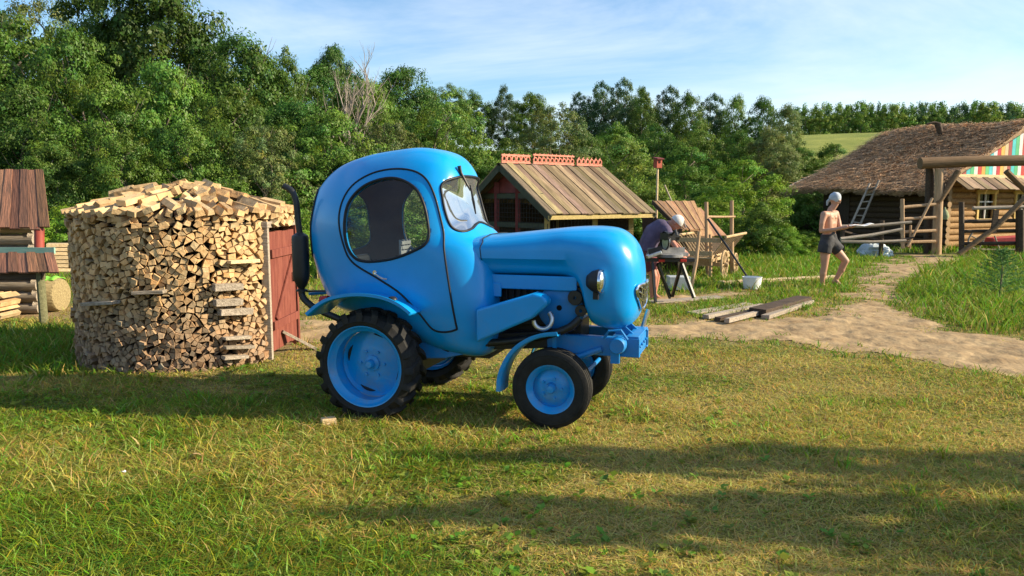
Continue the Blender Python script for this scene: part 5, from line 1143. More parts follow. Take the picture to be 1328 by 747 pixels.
for a_, b_, w, h, m, lab in [((897, 406), (972, 394), .16, .03, 'grey_wood', 'leftmost grey plank lying flat by the path'), ((915, 411), (990, 396), .10, .05, 'grey_wood', 'second dark plank from the left by the path'), ((930, 414), (1012, 396), .09, .05, 'dark_wood', 'dark narrow batten in the middle of the planks by the path'),
                             ((942, 416), (1030, 394), .07, .06, 'grey_wood', 'pale edged batten in front of the stacked beam'), ((982, 405), (1043, 388), .24, .10, 'dark_wood', 'thick dark beam, topmost at the right end of the planks'), ((992, 411), (1051, 391), .12, .05, 'grey_wood', 'short grey plank along the front of the thick beam'), ((845, 392), (935, 385), .22, .03, 'grey_wood', 'pale board lying under the saw stand'), ((935, 366), (1085, 359), .22, .05, 'new_wood', 'long pale board in the grass behind the bucket')]:
    p_, q_ = gnd(*a_, h/2+.01), gnd(*b_, h/2+.02); tag(MB().beam(p_, q_, w, h, jit=.006).build('plank', M[m], bevel=.004), lab, 'plank', GBd if 'path' in lab else None)
p_ = at(985, 401, gnd(985, 408).y)+Vector((0, 0, 0)); 

# ---------------------------------------------------------------- log house with thatched roof
THATCH = mat('thatch', (.17, .105, .06), .95, c2=(.60, .40, .24), scale=5, stretch=(1.5, 1.5, 6), bump=1.0, bscale=18, attr=True)
P0h = Vector((13.2, 23.1, 0)); uh = Vector((-.447, .894, 0)); vh = Vector((.894, .447, 0))
house = empty('log_house', P0h, 0, 'log house with shaggy thatched roof and rainbow painted gable boards', 'house')
def HH(u, v, z): return uh*u+vh*v+Vector((0, 0, z))
LH, WH, EV, RG = 4.3, 9.0, 2.10, 4.12
SHADELOG = wood('shaded_old_log', (.035, .022, .014), (.12, .075, .042), (1.5, 25, 25))  # side wall's shade put into a darker log colour than the front's
gl = MB()
for i in range(11):
    z = .10+.19*i; gl.tube([HH(-.28, 0, z), HH(LH, 0, z)], .105, 12, wob=.03)
gl.build('side_log_wall', SHADELOG, house, smooth=True)
gf = MB()
WINS = [(1.75, 2.55), (3.75, 4.55)]; WZ0, WZ1 = .98, 1.76
for i in range(11):
    z = .19+.19*i; seg = [(-.28, 8.9)]
    if WZ0-.08 < z < WZ1+.08: seg = [(-.28, WINS[0][0]), (WINS[0][1], WINS[1][0]), (WINS[1][1], 8.9)]
    for a_, b_ in seg: gf.tube([HH(0, a_, z), HH(0, b_, z)], .105, 12, wob=.03)
gf.build('front_log_wall', M['log_gold'], house, smooth=True)
for i in range(11):
    MB().tube([HH(0, -.30, .19+.19*i), HH(0, -.282, .19+.19*i)], .10, 10).build('log_end', M['log_end'], house, smooth=True)
    MB().tube([HH(-.30, 0, .10+.19*i), HH(-.282, 0, .10+.19*i)], .10, 10).build('log_end', M['log_end'], house, smooth=True)
MB().prism([HH(.2, .2, 0), HH(LH, .2, 0), HH(LH, .2, 2.2), HH(.2, .2, 2.2)], vh*.05).prism([HH(.2, .3, 0), HH(.2, 8.6, 0), HH(.2, 8.6, .9), HH(.2, .3, .9)], uh*.05).build('dark_backing', DARKC, house)  # dark sheets behind the log walls, standing for shade between the logs
YEL = mat('yellow_window_frame', (.50, .32, .08), .6, c2=(.62, .43, .14), scale=8); CUR = mat('lace_curtain', (.55, .58, .62), .9, var=.15, scale=12)
for v0, v1 in WINS:
    fr_ = MB()
    for v in (v0-.04, v1+.04): fr_.beam(HH(-.10, v, WZ0-.06), HH(-.10, v, WZ1+.14), .10, .06, up=uh)
    fr_.beam(HH(-.102, v0-.16, WZ1+.06), HH(-.102, v1+.16, WZ1+.06), .07, .13).beam(HH(-.102, v0-.1, WZ0-.05), HH(-.102, v1+.1, WZ0-.05), .10, .08)
    wnd = fr_.build('window', YEL, house, bevel=.006)
    MB().beam(HH(-.06, (v0+v1)/2, WZ0), HH(-.06, (v0+v1)/2, WZ1), .03, .04, up=uh).beam(HH(-.062, v0, WZ1-.25), HH(-.062, v1, WZ1-.25), .03, .04).build('glazing_bar', M['white_plastic'], wnd)
    MB().prism([HH(-.03, v0, WZ0), HH(-.03, v1, WZ0), HH(-.03, v1, WZ1), HH(-.03, v0, WZ1)], uh*.005).build('pane', glass, wnd)
    cm = MB()
    for a_, b_ in ((v0, v0+.30), (v1-.34, v1)):
        n = 14; top_ = [HH(.06+.018*math.sin(i*2.1), a_+(b_-a_)*i/n, WZ1-.18) for i in range(n+1)]; bot = [HH(.06+.024*math.sin(i*2.1+.3), a_+(b_-a_)*i/n, WZ0-.04) for i in range(n+1)]
        cm.add(top_+bot, [(i, i+1, n+2+i, n+1+i) for i in range(n)])
    cm.build('curtain', CUR, wnd, smooth=True)
    MB().prism([HH(.5, v0-.3, WZ0-.2), HH(.5, v1+.3, WZ0-.2), HH(.5, v1+.3, WZ1+.2), HH(.5, v0-.3, WZ1+.2)], uh*.02).build('room_dark_sheet', DARKC, wnd)  # dark sheet whose colour stands for the unlit interior
# gable boards in their colours
cols_ = [('pale', (.50, .38, .22)), ('maroon', (.28, .06, .05)), ('teal', (.05, .42, .44)), ('green', (.07, .36, .16)), ('white', (.62, .58, .54)), ('red', (.42, .04, .035)), ('orange', (.62, .30, .06)), ('green', (.10, .40, .16)), ('teal', (.08, .46, .50)), ('white', (.62, .56, .55)), ('red', (.40, .03, .04)), ('yellow', (.62, .36, .08))]
GM_ = {}
HWd = WH/2; Zg = EV+.22
for i in range(44):
    v = .55+.19*i; ztop = EV+(RG-EV)*(1-abs(v+.09-HWd)/HWd)-.06
    if ztop < Zg+.05: continue
    nm, c = cols_[i % len(cols_)]; GM_.setdefault(nm+str(i % len(cols_)), mat(nm+'_board', c, .75, var=.15, scale=6, bump=.2))
    z2 = EV+(RG-EV)*(1-abs(v+.18-HWd)/HWd)-.06; z1 = EV+(RG-EV)*(1-abs(v-HWd)/HWd)-.06
    MB().prism([HH(-.16, v, Zg), HH(-.16, v+.178, Zg), HH(-.16, v+.178, max(z2, Zg+.02)), HH(-.16, v, max(z1, Zg+.02))], uh*.03).build('gable_board', GM_[nm+str(i % len(cols_))], house)
MB().beam(HH(-.20, .2, Zg-.02), HH(-.20, 8.8, Zg-.02), .06, .12).build('gable_beam', M['new_wood'], house)
board_roof('window_awning', HH(-.19, .15, Zg-.06), HH(-.19, 8.8, Zg-.06), HH(-.72, 8.8, Zg-.44), HH(-.72, .15, Zg-.44), .30, PLK, house, jit=.02, over=.02)
# thatch: thick shaggy slab on both slopes, with loose straw along it
def thatch(side, name):
    nu, nv = 130, 90; V = []; C_ = []
    for i in range(nu+1):
        for j in range(nv+1):
            u = -.12+(LH+1.35+.12)*i/nu; t = j/nv; v = HWd*(1-t)-.62*(t) if side < 0 else HWd+(HWd+.62)*t
            if side < 0: v = HWd-(HWd+.62)*t
            sag = -.10*math.sin(math.pi*t)-.06*math.sin(u*1.1+.6)
            z = RG+.16-(RG-EV+.30)*t*(1.0)+sag
            if i > nu*.86: z -= .10*((i/nu-.86)/.14)**2
            rg = (fbm(np.array([u*5.0]), np.array([t*22.0]), 61)[0]-.47)*.24+(fbm(np.array([u*16.0]), np.array([t*46.0]), 77, 2)[0]-.4)*.10
            edge_ = (j == 0 or i in (0, nu))
            V.append(HH(u, v, z+rg*(0.3 if edge_ else 1))); g = random.uniform(.75, 1.25); C_.append((g, g, g))
    Fc = [(i*(nv+1)+j, i*(nv+1)+j+1, (i+1)*(nv+1)+j+1, (i+1)*(nv+1)+j) for i in range(nu) for j in range(nv)]
    b0 = len(V)
    rim_ = [i*(nv+1)+nv for i in range(nu+1)]+[nu*(nv+1)+j for j in range(nv-1, -1, -1)]+[i*(nv+1) for i in range(nu-1, -1, -1)]+[j for j in range(1, nv)]
    V += [V[k]-Vector((0, 0, .20)) for k in rim_]; C_ += [(.7, .7, .7)]*len(rim_); m = len(rim_)
    Fc += [(rim_[k], rim_[(k+1) % m], b0+(k+1) % m, b0+k) for k in range(m)]; Fc.append(tuple(b0+k for k in range(m)))
    o = raw_mesh(name, V, Fc, THATCH, house); a = o.data.attributes.new('Col', 'FLOAT_COLOR', 'POINT'); a.data.foreach_set('color', np.c_[np.array(C_), np.ones(len(C_))].astype(np.float32).ravel())
    return o
random.seed(2); rt = thatch(-1, 'thatch_roof'); thatch(1, 'thatch_roof')
g_ = np.random.default_rng(5); n = 24000; u = g_.uniform(-.12, LH+1.3, n); t = g_.uniform(0, 1.02, n)**.9; v = HWd-(HWd+.62)*t; z = RG+.13-(RG-EV+.30)*t-.10*np.sin(np.pi*np.minimum(t, 1))-.06*np.sin(u*1.1+.6)
L_ = g_.uniform(.10, .42, n); d = np.stack([np.full(n, 0.), -np.full(n, HWd+.62), -np.full(n, RG-EV+.30)], 1); d /= np.linalg.norm(d, axis=1)[:, None]
d = d+np.c_[g_.normal(0, .55, n), np.zeros(n), g_.normal(.18, .16, n)]; d /= np.linalg.norm(d, axis=1)[:, None]
Pb = np.c_[u, v, z+g_.uniform(0, .10, n)]; sd = np.cross(d, [0, -.4, 1]); sd /= np.linalg.norm(sd, axis=1)[:, None]; w = g_.uniform(.006, .018, n)[:, None]
Bm = np.array([[uh.x, uh.y, 0], [vh.x, vh.y, 0], [0, 0, 1]])
V = (np.stack([Pb-sd*w, Pb+sd*w, Pb+d*L_[:, None]+sd*w*.3, Pb+d*L_[:, None]-sd*w*.3], 1).reshape(-1, 3))@Bm
cc = g_.uniform(.45, 1.0, (n, 1))**2*2.9*np.array([[1.0, .95, .85]]); link_mesh('loose_thatch', np_mesh('loose_thatch', V, np.arange(4*n).reshape(-1, 4), THATCH, np.repeat(cc, 4, 0)), rt)
# eave boards, porch end
MB().beam(HH(-.4, -.42, EV-.12), HH(LH+1.2, -.42, EV-.12), .05, .14).build('eave_board', M['dark_wood'], house)
MB().prism([HH(LH+.02, .1, 0), HH(LH+.02, 1.2, 0), HH(LH+.02, 1.2, EV-.1), HH(LH+.02, .1, EV-.1)], uh*.05).build('back_wall', M['dark_wood'], house)
MB().prism([HH(LH-1.1, -.125, .05), HH(LH, -.125, .05), HH(LH, -.125, EV-.15), HH(LH-1.1, -.125, EV-.15)], vh*.02).build('boarding', M['dark_wood'], house)
MB().tube([HH(LH+1.2, -.40, 0), HH(LH+1.2, -.40, EV-.15)], .06, 10).build('porch_post', M['dark_wood'], house, smooth=True)
MB().beam(HH(LH+.1, .0, .4), HH(LH+1.1, -.3, .4), .05, .8, up=(0, 0, 1)).build('porch_rail', M['dark_wood'], house)
MB().prism([HH(LH+1.22, -.55, EV-.02), HH(LH+1.22, .5, EV+.36), HH(LH+1.22, .9, EV+.1), HH(LH+1.22, .1, EV-.16)], uh*.05).build('porch_gable', M['grey_wood'], house)
cp = at(1224, 188, 27.0)-P0h; ct_ = at(1216, 160, 27.0)-P0h
MB().tube([cp, (cp+ct_)/2, ct_], [.10, .10, .11], 14).tube([ct_+Vector((.1, 0, .0)), ct_+Vector((-.12, 0, .03)), ct_+Vector((-.38, 0, -.02))], [.03, .05, .03], 8).build('chimney', M['dark_wood'], house, smooth=True)
# ladder against the eave
la, lb = at(1104, 291, 24.0), at(1128, 238, 24.6); lc, ld2 = at(1115, 293, 23.9), at(1140, 234, 24.4)
lad = empty('ladder', la, 0, 'grey wooden ladder leaning on the thatched eave', 'ladder')
MB().tube([la-la, lb-la], .035, 8).build('rail', M['grey_wood'], lad, smooth=True); MB().tube([lc-la, ld2-la], .035, 8).build('rail', M['grey_wood'], lad, smooth=True)
for k in range(6): t = .06+.16*k; MB().tube([la.lerp(lb, t)-la, lc.lerp(ld2, t)-la], .022, 6).build('rung', M['grey_wood'], lad, smooth=True)
MB().beam(at(1100, 291, 23.9)-la, at(1121, 292, 23.8)-la, .1, .03).build('rung', M['grey_wood'], lad)
bag = at(1225, 278, 22.6); tag(MB().lathe([(.001, -.16), (.09, -.15), (.13, -.06), (.09, .08), (.03, .16), (.015, .22)], bag, 'z', 16).build('cloth_bag', mat('sage_cloth', (.30, .33, .18), .9), smooth=True), 'sage green cloth bag hanging at the log house corner', 'bag')

# ---------------------------------------------------------------- gate and rail fences in front of the house
gate = empty('gate', gnd(1207, 330), 0, 'log gateway with thick crossbeam and a small open ladder gate', 'gate'); go_ = gnd(1207, 330); GD = go_.y
def GP(px, py, D=None): return at(px, py, D or GD)-go_
MB().tube([GP(1214, 332), GP(1217, 262), GP(1218, 219)], [.13, .12, .11], 12, wob=.04).build('post', M['pole_wood'], gate, smooth=True)
MB().tube([GP(1203, 331, GD+.3), GP(1205, 262, GD+.3), GP(1206, 216, GD+.3)], [.12, .11, .11], 12, wob=.04).build('post', M['dark_wood'], gate, smooth=True)
MB().tube([GP(1420, 332), GP(1420, 215)], .13, 12, wob=.04).build('post', M['pole_wood'], gate, smooth=True)
MB().tube([GP(1193, 212), GP(1260, 209), GP(1330, 208), GP(1450, 205)], [.165, .16, .155, .15], 14, wob=.03).build('crossbeam', M['log_wall'], gate, smooth=True)
for a_, b_ in (((1216, 264), (1243, 222)), ((1346, 262), (1305, 222))): MB().tube([GP(*a_, GD-.05), GP(*b_, GD-.05)], .085, 10, wob=.05).build('brace', M['log_wall'], gate, smooth=True)
leaf_ = MB()
for a_, b_, r in (((1171, 322), (1170, 258), .055), ((1180, 322), (1181, 292), .03)): leaf_.tube([GP(*a_, GD-.3), GP(*b_, GD-.3)], r, 10, wob=.06)
for y0, y1 in ((269, 265), (284, 282), (301, 299), (314, 313)): leaf_.tube([GP(1168, y0, GD-.28), GP(1213, y1, GD-.12)], .045, 10, wob=.06)
leaf_.tube([GP(1177, 320, GD-.38), GP(1209, 257, GD-.2)], .035, 8, wob=.06); leaf_.build('gate_leaf', M['pole_wood'], gate, smooth=True)
fl = empty('rail_fence', gnd(1143, 334), 0, 'low fence of crooked grey poles left of the gate', 'fence'); fo = gnd(1143, 334); FD = fo.y
def FP(px, py, D=None): return at(px, py, D or FD)-fo
for px, yt, yb in ((1143, 286, 335), (1092, 292, 337)): MB().tube([FP(px-1, yb), FP(px+1, yt)], .06, 10, wob=.06).build('post', M['dark_wood'], fl, smooth=True)
for a_, b_ in (((1088, 294), (1182, 288)), ((1090, 310), (1170, 297)), ((1090, 313), (1175, 312))): MB().tube([FP(*a_, FD-.06), FP((a_[0]+b_[0])/2, (a_[1]+b_[1])/2+1.5, FD-.06), FP(*b_, FD-.06)], [.05, .045, .04], 8, wob=.08).build('rail', M['grey_wood'], fl, smooth=True)
MB().tube([FP(1085, 298, FD+.1), FP(1120, 308, FD+.1), FP(1150, 315, FD+.05), FP(1185, 308, FD+.1)], [.04, .05, .05, .03], 8, wob=.08).build('rail', M['dark_wood'], fl, smooth=True)
fr2 = empty('rail_fence', gnd(1247, 334), 0, 'dark fence with diagonal pole in front of the log house windows', 'fence'); f2 = gnd(1247, 334)
def F2(px, py, D=None): return at(px, py, D or f2.y)-f2
for px, yt in ((1247, 262), (1323, 272), (1400, 270)): MB().tube([F2(px, 334), F2(px, yt)], .07 if px < 1300 else .11, 10, wob=.06).build('post', M['dark_wood'], fr2, smooth=True)
MB().tube([F2(1243, 330, f2.y-.1), F2(1290, 296, f2.y-.1), F2(1332, 254, f2.y-.1)], .07, 10, wob=.06).build('diagonal_pole', M['log_wall'], fr2, smooth=True)
for a_, b_, m in (((1262, 270), (1420, 266), 'grey_wood'), ((1249, 300), (1420, 298), 'dark_wood'), ((1249, 287), (1420, 284), 'dark_wood'), ((1249, 316), (1420, 314), 'dark_wood')): MB().tube([F2(*a_, f2.y+.1), F2(*b_, f2.y+.1)], .05, 8, wob=.08).build('rail', M[m], fr2, smooth=True)
MB().beam(F2(1288, 302, f2.y-.12), F2(1292, 272, f2.y-.12), .14, .05, up=(0, 1, 0)).build('board', M['dark_wood'], fr2)
sl_ = empty('sledge', at(1300, 318, 22.4)*1, 0, 'red sledge with curved pale runners behind the dark fence', 'sledge'); sl0 = at(1300, 318, 22.4); sl_.location.z = 0
def SP(px, py, D=22.4): p = at(px, py, D); return Vector((p.x-sl0.x, p.y-sl0.y, p.z))
MB().prism([SP(1288, 309), SP(1345, 305), SP(1345, 317), SP(1288, 319)], (0, .5, 0)).build('seat', mat('sledge_red', (.45, .06, .06), .6), sl_, bevel=.02)
for D_ in (22.3, 23.0):
    MB().tube(spline([SP(1262, 300, D_), SP(1256, 312, D_), SP(1262, 322, D_), SP(1300, 324, D_), SP(1350, 323, D_)], 6), .028, 8).tube([SP(1270, 322, D_), SP(1280, 303, D_), SP(1300, 300, D_)], .022, 6).tube([SP(1296, 323, D_), SP(1290, 306, D_)], .022, 6).tube([SP(1258, 305, D_), SP(1284, 318, D_)], .02, 6).build('runner', M['grey_wood'], sl_, smooth=True)
random.seed(9); pb = gnd(1145, 334); bgm = MB()
NS_ = 22; V = []
for i in range(9):
    for k in range(NS_):
        a = 2*math.pi*k/NS_; h = i/8; r = math.sqrt(max(0, 1-h**1.8))*(1+random.uniform(-.13, .13)); V.append((pb.x+.52*r*math.cos(a), pb.y+.5+.34*r*math.sin(a), .40*h*(1+random.uniform(-.1, .1))))
tag(MB().add(V, [(i*NS_+k, i*NS_+(k+1) % NS_, (i+1)*NS_+(k+1) % NS_, (i+1)*NS_+k) for i in range(8) for k in range(NS_)]).build('plastic_bag', mat('pale_bag', (.50, .56, .58), .5, scale=4), smooth=True, sharp=25), 'crumpled pale plastic sacks on the ground behind the pole fence', 'sack')
# ---------------------------------------------------------------- spruce sapling in the bank
SPR = leafmat('spruce_needles', (.055, .10, .032)); sp = gnd(1296, 388); spt = empty('spruce_sapling', (sp.x, sp.y, 0), 0, 'small young spruce in the tall grass at the right edge', 'sapling')
MB().tube([(0, 0, -.02), (.01, 0, .4), (0, 0, .80)], [.018, .012, .003], 8).build('trunk', BARK, spt, smooth=True)
g_ = np.random.default_rng(3); V = []; C_ = []
for k in range(64):
    z = .10+.70*k/64; a = k*2.4; Ln = .58*(1-z/.86)+.05; d = np.array([math.cos(a), math.sin(a), .28]); 
    for i in range(60):
        t = g_.uniform(.1, 1); p = np.array([0, 0, z])+d*Ln*t; nd = d*.6+g_.normal(0, .6, 3); nd /= np.linalg.norm(nd); s_ = np.cross(nd, g_.normal(0, 1, 3)); s_ /= np.linalg.norm(s_); l2 = g_.uniform(.03, .055)*(1.2-t*.5)
        V += [p-s_*.005, p+s_*.005, p+nd*l2+s_*.001, p+nd*l2-s_*.001]; C_ += [np.array([1, 1.1, 1])*g_.uniform(1.0, 2.0)]*4
link_mesh('crown', np_mesh('spruce_crown', np.array(V), np.arange(len(V)).reshape(-1, 4), SPR, np.array(C_)), spt)
# two unseen slim trees added beyond the right edge of the frame to throw the long shadows over the foreground
for X_, Y_, h_, w_, lab in ((6.4, 3.92, 3.3, .85, 'unseen slim tree added beyond the right edge for its shadow, nearer the path'), (6.2, 3.05, 3.4, 1.05, 'unseen slim tree added beyond the right edge for its shadow, nearer the lens')):
    t = empty('young_tree', (X_, Y_, 0), 0, lab, 'tree'); a, b_ = KIND['oval'][0]; c = link_mesh('crown', crown_with(a, 'mid'), t); c.scale = (w_, w_, h_); q = link_mesh('trunk', b_, t); q.scale = (h_*.5, h_*.5, h_)
# ---------------------------------------------------------------- people
SKIN = mat('skin', (.46, .25, .165), .55, var=.12, scale=5, spec=.35)
def balls(J, E, open_ends=()):
    m = MB()
    for k, (p, r) in J.items():
        if k in open_ends: continue
        r = r if isinstance(r, tuple) else (r, r); r = max(r)
        m.lathe([(r*math.cos(a), r*math.sin(a)) for a in np.linspace(-math.pi/2+.02, math.pi/2-.02, 9)], p, 'z', 16, cap=True)
    for a, b_ in E:
        (pa, ra), (pb, rb) = J[a], J[b_]; ra = max(ra) if isinstance(ra, tuple) else ra; rb = max(rb) if isinstance(rb, tuple) else rb
        m.tube([Vector(pa).lerp(Vector(pb), t) for t in (0, .25, .5, .75, 1)], [ra+(rb-ra)*t for t in (0, .25, .5, .75, 1)], 16)
    return m
def figure(name, J, E, m, parent, root=None, extra=None, voxel=.006, smooth_it=6, open_ends=()):
    """one continuous surface: every limb a taper, all melted together into a single skin"""
    mb = balls(J, E, open_ends)
    if extra:
        for e in extra: mb.add(e.V, e.F)
    o = mb.build(name, m); 
    r_ = o.modifiers.new('melt', 'REMESH'); r_.mode = 'VOXEL'; r_.voxel_size = voxel
    s_ = o.modifiers.new('smooth', 'SMOOTH'); s_.factor = .5; s_.iterations = smooth_it
    dg = bpy.context.evaluated_depsgraph_get(); me2 = bpy.data.meshes.new_from_object(o.evaluated_get(dg)); o.modifiers.clear(); o.data = me2
    me2.materials.clear(); me2.materials.append(m); me2.polygons.foreach_set('use_smooth', [True]*len(me2.polygons)); o.parent = parent
    return o
def ell(c, r, n=20, zlo=-1.0, rot=None):
    m = MB(); prof = [(math.cos(a), math.sin(a)) for a in np.linspace(math.asin(max(zlo, -.999)), math.pi/2-.01, 12)]; V = []
    for rr, h in prof:
        for k in range(n): a = 2*math.pi*k/n; V.append(Vector((rr*math.cos(a)*r[0], rr*math.sin(a)*r[1], h*r[2])))
    if rot is not None: V = [Euler(rot).to_matrix() @ v for v in V]
    return m.add([v+Vector(c) for v in V], [(i*n+k, i*n+(k+1) % n, (i+1)*n+(k+1) % n, (i+1)*n+k) for i in range(11) for k in range(n)]+[tuple(reversed(range(n))), tuple(11*n+k for k in range(n))])
def hand(J, E, pre, wrist, d, palm_n, sc=1.0):         # palm, four fingers of unequal length, thumb from the side
    d = Vector(d).normalized(); pn = Vector(palm_n).normalized(); s = d.cross(pn).normalized(); w = Vector(J[wrist][0])
    J[pre+'p'] = (w+d*.055*sc, (.034*sc, .020*sc)); E.append((wrist, pre+'p'))
    for i, (o, L_) in enumerate([(-.030, .070), (-.010, .080), (.010, .076), (.029, .060)]):
        b0 = w+d*.088*sc+s*o*sc; J[pre+f'a{i}'] = (b0, .0095*sc); J[pre+f'b{i}'] = (b0+d*L_*.5*sc+pn*.010*sc, .0088*sc); J[pre+f'c{i}'] = (b0+d*L_*.85*sc+pn*.034*sc, .0075*sc)
        E += [(pre+'p', pre+f'a{i}'), (pre+f'a{i}', pre+f'b{i}'), (pre+f'b{i}', pre+f'c{i}')]
    t0 = w+d*.035*sc-s*.034*sc+pn*.006; J[pre+'t0'] = (t0, .012*sc); J[pre+'t1'] = (t0+d*.034*sc-s*.014*sc+pn*.018*sc, .0105*sc); J[pre+'t2'] = (t0+d*.060*sc-s*.010*sc+pn*.036*sc, .0085*sc)
    E += [(pre+'p', pre+'t0'), (pre+'t0', pre+'t1'), (pre+'t1', pre+'t2')]
# -- bare-chested man walking towards the gate, reading the sheet he holds
g0 = gnd(1075, 373); DM = g0.y
man = empty('person', (g0.x, DM, 0), 0, 'bare chested person in dark shorts and grey headscarf holding a pale sheet', 'person')
def PM(px, py, dy=0.0): p = at(px, py, DM+dy)*1; return Vector((at(px, py, DM).x-g0.x, dy, at(px, py, DM).z))
J, E = {}, []
for k, px, py, dy, r in [('pel', 1075, 314, 0, (.135, .105)), ('waist', 1075, 303, 0, (.125, .095)), ('rib', 1075.5, 290, -.01, (.145, .105)), ('chest', 1076, 280, -.01, (.150, .105)), ('neck0', 1077.5, 272, -.01, .062), ('neck', 1080, 268, -.03, .058), ('jaw', 1082.5, 264.5, -.05, .066), ('head', 1082, 258.5, -.04, (.088, .098)),
                         ('rs', 1065, 278, -.13, .062), ('ra', 1061, 289, -.17, .046), ('re', 1060, 299, -.17, .040), ('rf', 1072, 297, -.30, .036), ('rw', 1082, 294, -.36, .026),
                         ('ls', 1087, 277, .11, .060), ('la', 1090, 287, .09, .045), ('le', 1090, 296, .02, .038), ('lf', 1091, 295, -.12, .034), ('lw', 1093, 293, -.24, .025),
                         ('rh', 1069, 320, -.06, .098), ('rt', 1068, 333, -.06, .080), ('rk', 1067.5, 345, -.06, .058), ('rc', 1066, 355, -.04, .058), ('ran', 1065.5, 369, -.02, .036), ('rhe', 1064, 372.3, 0, .034), ('rba', 1069, 373.2, -.11, .032), ('rto', 1071.5, 373.8, -.16, .022),
                         ('lh', 1081, 320, .05, .096), ('lt', 1089, 329, .03, .080), ('lk', 1096, 338, -.02, .060), ('lc', 1092, 350, .03, .056), ('lan', 1085.5, 364, .06, .036), ('lhe', 1083, 366.5, .08, .034), ('lba', 1090, 370.5, -.02, .032), ('lto', 1094, 372.2, -.06, .022)]: J[k] = (PM(px, py, dy), r)
E += [('pel', 'waist'), ('waist', 'rib'), ('rib', 'chest'), ('chest', 'neck0'), ('neck0', 'neck'), ('neck', 'jaw'), ('jaw', 'head'), ('chest', 'rs'), ('rs', 'ra'), ('ra', 're'), ('re', 'rf'), ('rf', 'rw'), ('chest', 'ls'), ('ls', 'la'), ('la', 'le'), ('le', 'lf'), ('lf', 'lw'),
      ('pel', 'rh'), ('rh', 'rt'), ('rt', 'rk'), ('rk', 'rc'), ('rc', 'ran'), ('ran', 'rhe'), ('ran', 'rba'), ('rba', 'rto'), ('pel', 'lh'), ('lh', 'lt'), ('lt', 'lk'), ('lk', 'lc'), ('lc', 'lan'), ('lan', 'lhe'), ('lan', 'lba'), ('lba', 'lto')]
hand(J, E, 'r', 'rw', (.75, -.45, .1), (0, 0, 1)); hand(J, E, 'l', 'lw', (.70, -.55, .05), (0, 0, 1))
hc = Vector(J['head'][0]); fd = Vector((.60, -.70, -.38)).normalized(); fs = fd.cross(Vector((0, 0, 1))).normalized(); fu = fs.cross(fd)
def head_shape(hc, fd, fs, fu):
    Rm = Matrix((fs, fd, fu)).transposed(); out = []
    for c, r in ((Vector((0, -.008, .014)), (.076, .098, .098)), (Vector((0, .018, -.045)), (.060, .072, .072)), (Vector((0, .050, -.088)), (.030, .026, .022)), (Vector((0, .082, .018)), (.045, .016, .012)), (Vector((.036, .066, -.020)), (.024, .022, .018)), (Vector((-.036, .066, -.020)), (.024, .022, .018)), (Vector((0, .096, -.026)), (.013, .020, .016)), (Vector((0, .086, -.004)), (.010, .016, .026)), (Vector((0, .076, -.058)), (.022, .014, .010)), (Vector((.080, -.004, -.012)), (.010, .020, .030)), (Vector((-.080, -.004, -.012)), (.010, .020, .030))):
        e = ell((0, 0, 0), r, 18); e.V = [Rm @ (v+c)+hc for v in e.V]; out.append(e)
    return out
def torso(J, cols, sdir):
    ex = []
    for k, off, r in cols:
        for sg in (-1, 1): ex.append((k+str(sg), (Vector(J[k][0])+sdir*off*sg, r)))
    return dict(ex)
sd = (Vector(J['ls'][0])-Vector(J['rs'][0])).normalized(); sd.z *= .3
J2 = torso(J, [('pel', .062, .105), ('waist', .050, .088), ('rib', .064, .094), ('chest', .080, .088)], sd); J.update(J2)
for sg in ('-1', '1'): E += [('pel'+sg, 'waist'+sg), ('waist'+sg, 'rib'+sg), ('rib'+sg, 'chest'+sg)]
E += [('pel-1', 'pel1'), ('waist-1', 'waist1'), ('rib-1', 'rib1'), ('chest-1', 'chest1')]
for k in ('pel', 'waist', 'rib', 'chest'): J[k] = (J[k][0], {'pel': .10, 'waist': .085, 'rib': .09, 'chest': .085}[k])
J['jaw'] = (J['jaw'][0], .048); J['head'] = (J['head'][0], .06)
cf = Vector((.70, -.70, 0)); pc = [ell(Vector(J['chest'][0])+sd*.06*sg+cf*.034-Vector((0, 0, .030)), (.066, .066, .050), 14) for sg in (-1, 1)]
pc += [ell(Vector(J[a][0]).lerp(Vector(J[b_][0]), t), (r, r, r*1.5), 12) for a, b_, t, r in (('rk', 'rc', .85, .062), ('lk', 'lc', .85, .060))]
figure('body', J, E, SKIN, man, extra=head_shape(hc, fd, fs, fu)+pc)
for s in (-1, 1):
    ell(hc+fd*.088+fs*s*.034+fu*.000, (.011, .011, .008), 10).build('eye', mat('eye_dark', (.03, .02, .015), .3) if s < 0 else bpy.data.materials['eye_dark'], man, smooth=True)
MB().tube([hc+fd*.082-fu*.072-fs*.024, hc+fd*.088-fu*.070, hc+fd*.082-fu*.072+fs*.024], [.004, .006, .004], 6).build('mouth', mat('lips', (.35, .12, .10), .5), man, smooth=True)
SCARF = mat('grey_scarf', (.30, .34, .38), .9, c2=(.46, .50, .54), scale=9, bump=.5)
sc_ = ell(hc+Vector((-.006, .004, .020)), (.104, .104, .112), 26, -.34, (R(14), R(16), 0)); sc_.V = [v+Vector((0, 0, .004*math.sin(v.x*90+v.z*60))) for v in sc_.V]; sc_.tube([hc+Vector((-.075, .05, -.01)), hc+Vector((-.105, .07, -.04)), hc+Vector((-.11, .075, -.11))], [.032, .028, .012], 8)
sc_.build('headscarf', SCARF, man, smooth=True)
SHO = mat('dark_shorts', (.025, .025, .028), .85, c2=(.06, .06, .065), scale=7, bump=.5)
JS = {'w': (PM(1074.5, 303.5), .10), 'p': (PM(1075, 313), .118), 'r1': (PM(1068.5, 318, -.065), .122), 'r2': (PM(1067, 327.5, -.065), .120), 'l1': (PM(1082, 318, .05), .122), 'l2': (PM(1089, 325.5, .03), .114)}
